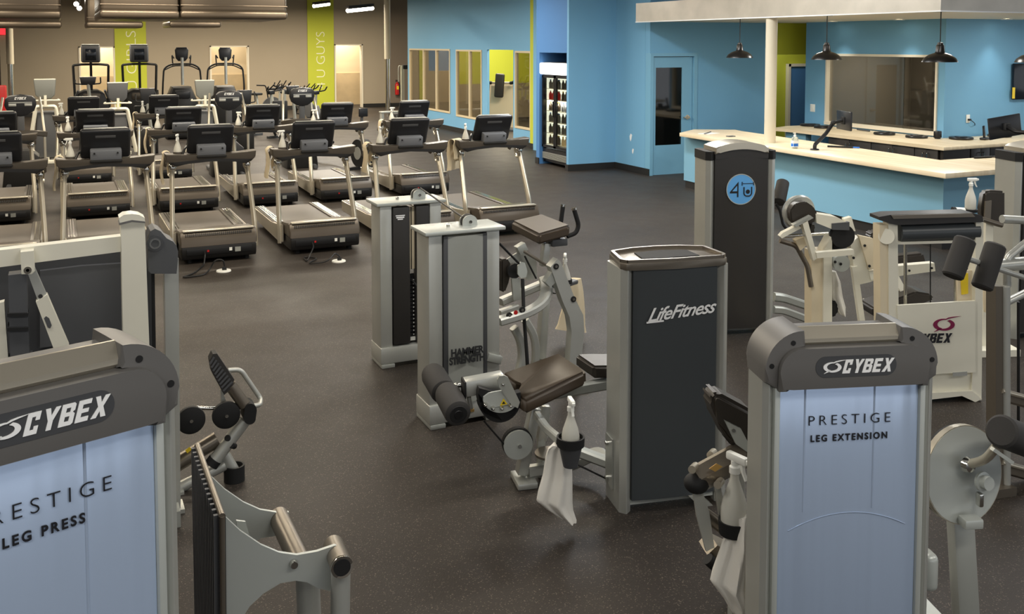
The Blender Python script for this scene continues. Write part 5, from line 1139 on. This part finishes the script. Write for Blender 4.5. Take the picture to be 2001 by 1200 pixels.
barY(t, (1066, 560), (1056, 700), .48, .055, .07).build('rear_leg', 'silver', t); c = t.Y(1056, 700, .48); MB().bar(c, (c.x, .48, 0), .055, .07, (0, 1, 0)).bx(c.x-.08, c.x+.08, .36, .6, 0, .03).build('rear_foot', 'silver', t)
rtubeY(t, [(1004, 640), (1018, 665), (1022, 700), (1010, 740)], .22, .05, .06, fil=.08).build('curved_leg', 'silver', t)
rtubeY(t, [(1026, 625), (1044, 655), (1048, 690), (1042, 730)], .42, .05, .05, fil=.08).build('curved_leg', 'silver', t)
c = t.Y(1010, 740, .22); MB().bar(c, (c.x-.02, .25, .04), .05, .05, (0, 1, 0)).bar((.3, .3, .06), (f_.x, .26, .06), .06, .06).build('floor_rail', 'silver', t)
barY(t, (1010, 490), (1026, 480), .4, .06, .06).build('link_head', 'silver_paint', t)
barY(t, (1022, 490), (1084, 528), .38, .02, .03).build('link_bar', 'bronze_grey', t); barY(t, (1025, 500), (1048, 545), .40, .012, .015).build('link_rod', 'rubber', t)
polyY(t, [(985, 510), (1020, 488), (1048, 510), (1050, 545), (1030, 548), (1018, 515), (1000, 520)], .46, .012).build('gusset', 'silver', t)
polyY(t, [(1012, 520), (1018, 512), (1026, 514), (1031, 530), (1028, 542), (1018, 544), (1012, 536)], .30, .012).build('pulley_plate', 'plate_paint', t); discY(t, (1006, 530), .34, .05, .03).build('pulley', 'rubber', t)
polyY(t, [(1000, 545), (1016, 545), (1020, 585), (1004, 588)], .32, .02).build('drop_plate', 'silver_paint', t)
tubeY(t, [(1021, 545, .22), (1024, 620, .15), (1030, 700, .1), (1032, 745, .1)], .2, .012, fil=.05).build('gas_strut', 'rubber', t)
tubeY(t, [(975, 475, .25), (1014, 515, .3)], .3, .008, fil=0, n=8).build('cable', 'cable', t)
pp = polyY(t, [(980, 508), (992, 505), (1001, 520), (996, 550), (988, 572), (980, 570)], .38, .09); bmesh.ops.bevel(pp.bm, geom=list(pp.bm.edges), offset=.01, segments=2, affect='EDGES'); pp.build('thigh_pad', 'pad_black', t)
for a, y in (((1087, 521), .195), ((1121, 585), .195), ((996, 617), .09), ((1021, 606), .09)):
    c = t.Y(a[0], a[1], y); b_ = MB().cyl(c, c+V(0, .012, 0), .020, n=24).build('bolt_cap', 'rubber', t); MB().cyl(c-V(0, .004, 0), c, .010, n=12).build('bolt', 'chrome', b_)
c = t.Y(1008, 611, .088); MB().cyl(c, c+V(0, .004, 0), .014).build('warning_disc', 'red', t)
MB().obox(t.Y(965, 700, .0), (.10, .04, .05), Matrix.Rotation(R(20), 3, 'Y'), .005).build('step_block', 'silver_paint', t)
MB().tube([t.Y(1085, 565, .3)+V(.03*math.cos(R(a)), 0, .03*math.sin(R(a))) for a in range(0, 360, 30)], .004, n=8, closed=True).build('ring', 'rubber', t)
rtubeY(t, [(1078, 558, .5), (1105, 556, .6), (1124, 550, .66)], .5, .03, .05).build('holder_arm', 'slate', t)
hc = t.Y(1104, 548, .60); MB().lathe([(.045, -.02), (.052, -.02), (.052, .01), (.045, .01)], hc).build('bottle_holder', 'rubber', t)
bottle(t.M @ (hc+V(0, 0, -.04)), 60, 'white spray bottle behind the bent arm of the centre machine', None, .95)
cloth('cream towel hanging behind the bent arm of the centre machine', t.M @ V(1.1, .5, 0), 0, [(1112, 546, 1135, 544), (1108, 570, 1139, 570), (1100, 605, 1142, 605), (1092, 635, 1143, 635), (1087, 644, 1146, 650)], .66, m='towel_warm', dep=.03, folds=2)
# ================================================================== LEFT CREAM AND GREY MACHINE
CM = Th('cable_frame_machine', 'cream and grey framed machine behind the leg press with a tall cream post', 'weight machine', (.2, 4.75, 0), 0); t = CM
py_ = 0.0
MB().pprism([t.Y(px, py, .0) for px, py in ((236, 438), (283, 436), (295, 760), (243, 762))], (0, .09, 0)).build('cream_post', 'cream', t)
c = t.Y(269, 760, .0); MB().bx(c.x-.065, c.x+.065, -.002, .092, 0, c.z+.02).build('post_foot', 'cream', t)
polyY(t, [(233, 426), (242, 420), (258, 418), (272, 420), (283, 426), (283, 438), (235, 440)], -.004, .10).build('post_cap', 'cream', t)
polyY(t, [(233, 440), (258, 434), (284, 436), (284, 433), (258, 430), (233, 436)], -.007, .1).build('post_band', 'cap_grey', t)
polyY(t, [(-60, 496), (236, 462), (236, 492), (-60, 530)], .02, .07).build('cream_beam', 'cream', t)
polyY(t, [(40, 493), (66, 490), (68, 530), (62, 536), (42, 536)], -.03, .05).build('drop_bracket', 'cream', t)
c = t.Y(54, 528, -.03); MB().lathe([(.007, -.004), (.016, -.004), (.016, .004), (.007, .004)], c, (0, 1, 0)).build('pivot_ring', 'chrome', t); MB().cyl(c, c+V(0, .003, 0), .008).build('pivot_pin', 'rubber', t)
polyY(t, [(54, 534), (68, 524), (92, 578), (74, 588)], -.02, .03).build('link_arm', 'silver', t)
lk = polyY(t, [(70, 590), (92, 576), (135, 676), (108, 690)], -.035, .05).build('link_sleeve', 'cream', t)
polyY(t, [(86, 622), (90, 618), (96, 622), (101, 636), (98, 642), (93, 640)], -.038, .004).build('slot', 'slate', lk)
MB().cyl(t.Y(79, 579, -.03), t.Y(79, 579, -.02), .009).build('pin_hole', 'rubber', t)
MB().pprism([t.Y(px, py, -.02) for px, py in ((16, 538), (52, 534), (58, 700), (20, 705))], (0, .08, 0)).build('inner_post', 'slate', t)
for y_ in (612, 640): MB().pprism([t.Y(px, py, -.035) for px, py in ((14, y_+1), (55, y_), (55, y_+7), (14, y_+8))], (0, .1, 0)).build('post_strap', 'rubber', t)
c = t.Y(38, 700, -.02); MB().bx(c.x-.05, c.x+.05, -.02, .08, 0, c.z).build('inner_post_foot', 'slate', t)
sp = polyY(t, [(-60, 560), (-20, 520), (12, 505), (45, 500), (80, 497), (236, 488), (240, 505), (300, 505), (300, 760), (-60, 800)], .30, .03); sp.build('rear_shroud', 'charcoal', t)
polyY(t, [(78, 530), (160, 520), (238, 515), (238, 660), (78, 680)], .27, .03).build('shroud_inset', 'slate', t)
polyY(t, [(288, 470), (294, 452), (303, 447), (314, 452), (326, 466), (338, 472), (345, 480), (348, 492), (348, 506), (345, 535), (296, 535), (290, 530)], .10, .16).build('pivot_housing', 'slate', t)
c = t.Y(303, 476, .09)
MB().lathe([(0, 0), (.038, 0), (.038, .012), (0, .012)], c, (0, 1, 0)).build('pivot_cover', 'charcoal', t); MB().lathe([(.018, -.003), (.026, -.003), (.026, .003), (.018, .003)], c, (0, 1, 0)).build('pivot_ring', 'chrome', t)
MB().pprism([t.Y(px, py, .26) for px, py in ((321, 506), (349, 505), (353, 998), (328, 1003))], (0, .08, 0)).build('grey_post', 'silver', t)
c = t.Y(340, 1000, .26); MB().bx(c.x-.05, c.x+.05, .24, .36, 0, .02).build('post_foot', 'silver', t)
MB().pprism([t.Y(px, py, .22) for px, py in ((296, 520), (302, 520), (305, 700), (299, 700))], (0, .03, 0)).build('dark_rail', 'rubber', t)
MB().bx(t.Y(262, 700, 0).x-.05, t.Y(340, 700, .26).x, .1, .2, 0, .08).build('floor_rail', 'silver_paint', t)
c = t.Y(15, 700, .0); MB().pprism([t.Y(px, py, .0) for px, py in ((-30, 600), (8, 590), (16, 700), (-30, 705))], (0, .05, 0)).build('side_plate', 'cream', t)
# ---- rotary unit to the right of the grey post
RM = Th('glute_machine', 'silver lever machine with black discs and ribbed grip left of the aisle', 'weight machine', (.72, 5.2, 0), 0); t = RM
polyY(t, [(410, 704), (416, 692), (424, 691), (458, 742), (452, 760), (438, 772), (414, 728)], -.05, .07).build('ribbed_grip', 'foam', t)
g = MB()
for k in range(9): f = k/8; g.bar(t.Y(418+f*36, 698+f*48, -.056), t.Y(410+f*26, 712+f*52, -.056), .006, .01)
g.build('grip_ribs', 'slate', t)
polyY(t, [(432, 760), (438, 772), (442, 785), (432, 792)], -.0, .02).build('grip_plate', 'silver', t)
tubeY(t, [(450, 752), (478, 792)], -.02, .032, fil=0).build('grip_tube', 'bronze_grey', t)
tubeY(t, [(446, 724, .1), (470, 722, .1), (510, 780, .1), (508, 792, .0), (480, 795, .0)], .1, .013, fil=.03).build('side_handle', 'silver', t)
polyY(t, arcpts(490, 803, 12, 14, 180, 360)+arcpts(488, 817, 12, 13, 0, 180), -.06, .10).build('end_pad', 'rubber', t)
for px, py in ((443, 813), (374, 823)):
    c = t.Y(px, py, -.05); d_ = MB().lathe([(0, 0), (.055, 0), (.071, .006), (.073, .02), (.070, .032), (0, .032)], c, (0, 1, 0), n=40).build('disc', 'rubber', t)
    MB().lathe([(0, -.006), (.009, -.006), (.010, .002), (0, .002)], c, (0, 1, 0), n=12).build('disc_bolt', 'chrome', d_)
tubeY(t, [(384, 797), (420, 798), (465, 790)], .0, .010, fil=0).build('tie_rod', 'chrome', t); tubeY(t, [(430, 788), (500, 794)], .03, .012, fil=0).build('tie_rod', 'silver', t)
tubeY(t, [(478, 822), (418, 902)], .0, .034, fil=0).build('lever_tube', 'silver', t); tubeY(t, [(421, 897), (412, 909)], .0, .037, fil=0).build('lever_end', 'rubber', t)
tubeY(t, [(428, 872), (462, 930)], .06, .032, fil=0).build('support_tube', 'silver', t)
c = t.Y(458, 935, .06); MB().lathe([(0, 0), (.055, 0), (.055, .085), (.045, .085), (.04, .02), (0, .02)], (c.x, .06, 0)).build('rubber_foot', 'rubber', t)
tubeY(t, [(340, 910, .05), (425, 858, .05)], .05, .042, fil=0).build('main_beam', 'bronze_grey', t); tubeY(t, [(340, 958, .05), (440, 908, .05)], .05, .030, fil=0).build('lower_beam', 'silver', t)
polyY(t, [(362, 880), (370, 874), (376, 878), (366, 886)], .0, .003).build('caution_label', 'yellow', t)
for a in ((452, 870), (444, 856)): c = t.Y(a[0], a[1], -.03); MB().cyl(c, c+V(.02, .03, -.02), .016, n=14).build('bolt', 'rubber', t)
c = t.Y(350, 955, .05); MB().bx(c.x-.06, c.x+.02, .0, .1, 0, c.z).build('beam_foot', 'silver', t)
# ================================================================== WHITE STACK MACHINE (right)
p = wz(1915, 783); WC = Th('cream_stack_machine', 'cream weight stack machine with maroon swoosh emblem and black top cushion', 'weight machine', (p.x-.30*math.cos(R(21)), p.y+.30*math.sin(R(21)), 0), -21); t = WC
polyY(t, [(1719, 440), (1736, 440), (1740, 770), (1722, 770)], .0, .10).build('left_post_side', 'cream_warm', t)
polyY(t, [(1736, 436), (1754, 438), (1758, 770), (1738, 770)], -.01, .08).build('left_post', 'cream', t)
polyY(t, [(1907, 432), (1922, 430), (1918, 782), (1898, 782), (1905, 640)], -.01, .09).build('right_post', 'cream', t)
polyY(t, [(1718, 424), (1740, 420), (1900, 416), (1920, 422), (1922, 434), (1754, 440), (1736, 436), (1718, 430)], -.03, .14).build('top_cover', 'shroud_black', t)
polyY(t, [(1742, 421), (1900, 417), (1906, 424), (1746, 428)], -.04, .03).build('top_trim', 'bronze_grey', t)
a, b = t.Y(1756, 455, .04), t.Y(1908, 450, .04); MB().cyl(a, b, .062, n=28).build('top_cushion', 'shroud_dark', t)
polyY(t, [(1754, 473), (1908, 469), (1908, 474), (1754, 478)], .0, .05).build('cross_strip', 'cream', t)
fpn = polyY(t, [(1753, 597), (1906, 588), (1906, 728), (1760, 733)], -.02, .02).build('front_panel', 'cream', t)
polyY(t, [(1790, 733), (1900, 727), (1900, 768), (1790, 774)], .01, .02).build('lower_panel', 'cream', t)
polyY(t, [(1862, 728), (1890, 726), (1890, 734), (1862, 736)], -.022, .003).build('data_label', 'silver', t)
polyY(t, [(1740, 772), (1900, 764), (1919, 780), (1906, 786), (1880, 774), (1740, 790)], -.02, .2).build('foot', 'cream', t)
for px in (1769, 1867): tubeY(t, [(px, 474, .1), (px, 600, .1)], .1, .011, fil=0).build('guide_rod', 'chrome', t)
tubeY(t, [(1818, 474, .08), (1818, 600, .08)], .1, .004, fil=0, n=8).build('cable', 'cable', t)
polyY(t, [(1754, 520), (1826, 514), (1828, 530), (1754, 540)], .20, .06).build('seat_beam', 'cream', t)
for a in ((1777, 529), (1821, 524)): MB().cyl(t.Y(a[0], a[1], .19), t.Y(a[0], a[1], .2), .008, n=10).build('bolt', 'rubber', t)
polyY(t, [(1878, 536), (1892, 534), (1892, 574), (1880, 576)], .02, .01).build('warning_label', 'yellow', t)
polyY(t, [(1872, 530), (1906, 528), (1906, 590), (1872, 592)], .03, .02).build('side_plate', 'cream_warm', t)
zc_ = t.Y(1846, 634, -.022); swoosh(fpn, (zc_.x-.01, zc_.z), .068, 'maroon', -.022)
zc_ = t.Y(1828, 670, -.022); cybex(fpn, (zc_.x-.14, zc_.z), .062, 'text_black', -.0245, -.0205, .25, .82, .95)
pc = MB().cyl(t.Y(1732, 462, -.012), t.Y(1732, 462, -.006), .05, n=28).build('round_cover', 'cream', t)
# black seat pads beyond it
SM = Th('seated_bench', 'black padded seat on cream frame behind the cream weight stack', 'weight machine', wz(1790, 660), -21); t = SM
def padY(t, pts, y, th, m='pad_black', bv=.015):
    q = polyY(t, pts, y, th); bmesh.ops.bevel(q.bm, geom=list(q.bm.edges), offset=bv, segments=2, affect='EDGES'); return q.build('pad', m, t, angle=75)
padY(t, [(1700, 460), (1712, 452), (1728, 456), (1740, 480), (1742, 520), (1728, 522), (1708, 480)], .1, .12)
padY(t, [(1735, 503), (1805, 495), (1812, 520), (1745, 532)], .1, .10)
padY(t, [(1705, 602), (1790, 570), (1820, 575), (1827, 585), (1790, 600), (1722, 622), (1706, 618)], .0, .25)
c = t.Y(1775, 590, .12); MB().bar((c.x, .12, 0), c, .06, .06, (0, 1, 0)).bar((c.x, .12, .05), (c.x, .9, .05), .06, .06).build('seat_post', 'cream', t)
c2 = t.Y(1740, 525, .16); MB().bar(c, c2, .05, .05, (0, 1, 0)).build('back_post', 'cream', t)
# ================================================================== CREAM LEVER MACHINE
p = V(4.92, 5.32, 0); CL = Th('cream_lever_machine', 'cream lever machine with jointed arms between the badge tower and cream stack', 'weight machine', p, -21); t = CL
polyY(t, [(1586, 492), (1612, 490), (1612, 720), (1586, 720)], .0, .14).build('post_side', 'cream_warm', t)
polyY(t, [(1610, 490), (1626, 460), (1626, 722), (1608, 722)], -.02, .12).build('main_post', 'cream', t)
c = t.Y(1606, 720, 0); MB().bx(c.x-.09, c.x+.09, -.03, .6, 0, c.z+.01).build('base', 'cream_warm', t)
polyY(t, [(1594, 418), (1635, 424), (1662, 438), (1626, 448), (1596, 436)], -.05, .12).build('head_block', 'cream', t)
polyY(t, [(1626, 437), (1660, 434), (1660, 450), (1626, 449)], -.06, .04).build('head_cover', 'slate', t)
polyY(t, [(1650, 428), (1664, 424), (1669, 442), (1672, 452), (1656, 450)], .02, .05).build('head_tab', 'cream', t)
polyY(t, [(1568, 436), (1578, 430), (1598, 504), (1590, 510)], -.12, .06).build('lever_arm', 'cream', t)
polyY(t, [(1550, 440), (1585, 422), (1590, 426), (1556, 444)], -.12, .05).build('lever_top', 'silver_paint', t)
polyY(t, [(1524, 462), (1530, 455), (1560, 440), (1566, 446), (1528, 466)], -.1, .05).build('left_arm', 'cream', t)
polyY(t, [(1595, 494), (1668, 488), (1670, 498), (1597, 505)], -.14, .05).build('cross_arm', 'cream', t)
tubeY(t, [(1530, 462), (1618, 456)], -.08, .012, fil=0).build('steel_bar', 'chrome', t)
polyY(t, [(1554, 470), (1574, 462), (1578, 478), (1564, 490)], -.04, .06).build('counter_block', 'cream_warm', t)
tubeY(t, [(1524, 470), (1556, 480), (1578, 520), (1585, 560)], -.0, .018).build('lower_link', 'bronze_grey', t)
ci = MB().lathe([(0, 0), (.12, 0), (.128, .02), (.115, .06), (0, .07)], t.Y(1564, 416, .10), (-.2, 1, .12), n=36).build('round_pad_back', 'silver', t)
pp = polyY(t, [(1546, 432), (1544, 412), (1554, 398), (1575, 394), (1590, 404), (1598, 418), (1590, 436), (1560, 444)], -.04, .08); bmesh.ops.bevel(pp.bm, geom=list(pp.bm.edges), offset=.008, segments=2, affect='EDGES'); pp.build('shoulder_pad', 'pad_black', t, angle=75)
padY(t, [(1582, 436), (1592, 436), (1595, 450), (1590, 460), (1578, 462)], .0, .08)
discY(t, (1648, 462), -.03, .085, .05).build('cam_wheel', 'rubber', t); discY(t, (1645, 515), -.04, .06, .04).build('lower_cam', 'plate_paint', t)
padY(t, [(1622, 465), (1640, 450), (1655, 470), (1652, 490), (1626, 490)], .03, .08, 'rubber')
polyY(t, [(1662, 478), (1678, 462), (1698, 530), (1716, 546), (1698, 552), (1680, 556), (1670, 530)], .04, .08).build('right_frame', 'cream', t)
polyY(t, [(1678, 460), (1706, 466), (1716, 524), (1698, 528)], .02, .04).build('back_bracket', 'cream_warm', t)
for a in ((1690, 480), (1699, 520), (1632, 512), (1643, 516), (1668, 504)): MB().cyl(t.Y(a[0], a[1], -.055 if a[0] < 1670 else .01), t.Y(a[0], a[1], -.04 if a[0] < 1670 else .02), .010, n=10).build('bolt', 'rubber', t)
polyY(t, [(1698, 530), (1718, 528), (1718, 544), (1702, 548)], .03, .06).build('seat_tube', 'cream', t)
q0, q1 = t.Y(1668, 520, .05), t.Y(1696, 690, .05); MB().bar(q0, (q1.x, .05, 0), .04, .04, (0, 1, 0)).build('brace', 'cream', t)
padY(t, [(1621, 590), (1632, 586), (1640, 600), (1638, 616), (1626, 622), (1620, 620)], .02, .08, 'rubber')
cloth('white towel hanging on the cream lever machine post', t.M @ V(.2, .1, 0), -21, [(1624, 530, 1633, 530), (1622, 550, 1641, 550), (1622, 580, 1646, 580), (1628, 600, 1652, 600), (1640, 614, 1652, 618)], -.04, dep=.03, folds=2)
# ================================================================== RIGHT EDGE FRAME WITH ROLLERS
p = wz(1945, 965); RF = Th('roller_frame_machine', 'grey tube frame machine with two foam rollers at the right picture edge', 'weight machine', p, -10); t = RF
MB().pprism([t.Y(px, py, 0) for px, py in ((1946, 560), (1964, 560), (1965, 950), (1946, 948))], (0, .07, 0)).build('main_post', 'bronze_grey', t)
c = t.Y(1948, 950, 0); MB().bx(c.x-.06, c.x+.08, -.05, .18, 0, c.z+.005).build('post_foot', 'bronze_grey', t)
tubeY(t, [(1966, 560), (1967, 950)], .0, .020, fil=0).build('front_tube', 'silver', t)
tubeY(t, [(1958, 428, .1), (2030, 432, .1)], .1, .022, fil=0).build('upper_bar', 'silver', t)
tubeY(t, [(1880, 502, -.08), (2030, 552, -.02)], .0, .014, fil=0).build('roller_rod', 'silver', t)
tubeY(t, [(1940, 520, .05), (2030, 512, .05)], .05, .035, fil=0).build('pivot_tube', 'silver', t); tubeY(t, [(1968, 590, .05), (2030, 560, .05)], .05, .02, fil=0).build('brace', 'silver', t)
tubeY(t, [(1968, 560, .05), (1968, 505, .05), (2010, 470, .05)], .05, .02).build('upper_brace', 'silver', t)
for k, (a, b) in enumerate((((1887, 467), (1861, 541)), ((1946, 478), (1918, 563)))):
    A_, B_ = t.Y(a[0], a[1], -.10+.03*k), t.Y(b[0], b[1], -.13+.03*k); L_ = (B_-A_).length
    MB().lathe([(0, 0), (.045, 0), (.052, .008), (.052, L_-.008), (.045, L_), (0, L_)], A_, B_-A_, n=28).build('foam_roller', 'foam', t)
for y_ in (772, 912):
    rtubeY(t, [(1960, y_, .05), (2040, y_+22, .05)], .05, .06, .09).build('lower_rail', 'bronze_grey', t); tubeY(t, [(1958, y_-8, .0), (2040, y_+14, .0)], .0, .012, fil=0).build('rail_edge', 'steel_satin', t)
rtubeY(t, [(1935, 955, .02), (1978, 965, .0), (1990, 962, .05)], .0, .03, .02, fil=.03, c=.4).build('floor_loop', 'silver', t)
tubeY(t, [(1990, 590, .3), (1990, 850, .3)], .3, .008, fil=0).build('rear_cable', 'cable', t)
# white machine behind: bottle, cushion, towel
p = wz(1915, 690); BM = Th('arm_rest_machine', 'dark cushion and grip handles on a post behind the cream weight stack', 'weight machine', p, -21); t = BM
padY(t, [(1918, 412), (1924, 376), (1934, 372), (1965, 374), (1965, 440), (1922, 436)], .05, .08)
polyY(t, [(1926, 394), (1938, 392), (1936, 430), (1924, 428)], .03, .015).build('cushion_bracket', 'bronze_grey', t)
tubeY(t, [(1862, 411), (1890, 412), (1905, 424), (1950, 438), (1958, 440)], .0, .020).build('grip_bar', 'bronze_grey', t)
tubeY(t, [(1861, 411), (1866, 411)], .0, .026, fil=0).build('grip_tip', 'rubber', t); tubeY(t, [(1867, 411), (1884, 412)], .0, .024, fil=0).build('grip_sleeve', 'white_plastic', t)
c = t.Y(1930, 430, .05); MB().bar(c, (c.x, .05, 0), .06, .06, (0, 1, 0)).build('post', 'cream', t); MB().bx(c.x-.2, c.x+.2, -.1, .3, 0, .05).build('base', 'cream', t)
tr = t.Y(1896, 414, .0); MB().lathe([(0, 0), (.05, 0), (.052, .02), (0, .02)], tr-V(0, 0, .0)).build('bottle_tray', 'rubber', t)
bottle(t.M @ (tr+V(0, 0, .021)), 160, 'white spray bottle standing above the cream weight stack by the reception desk', None, .95)
cloth('cream towel hanging behind the right post of the cream weight stack', t.M @ V(0, 0, 0), -21, [(1922, 560, 1936, 560), (1922, 585, 1936, 585), (1924, 610, 1936, 613)], -.10, dep=.01, folds=1, m='towel_warm')
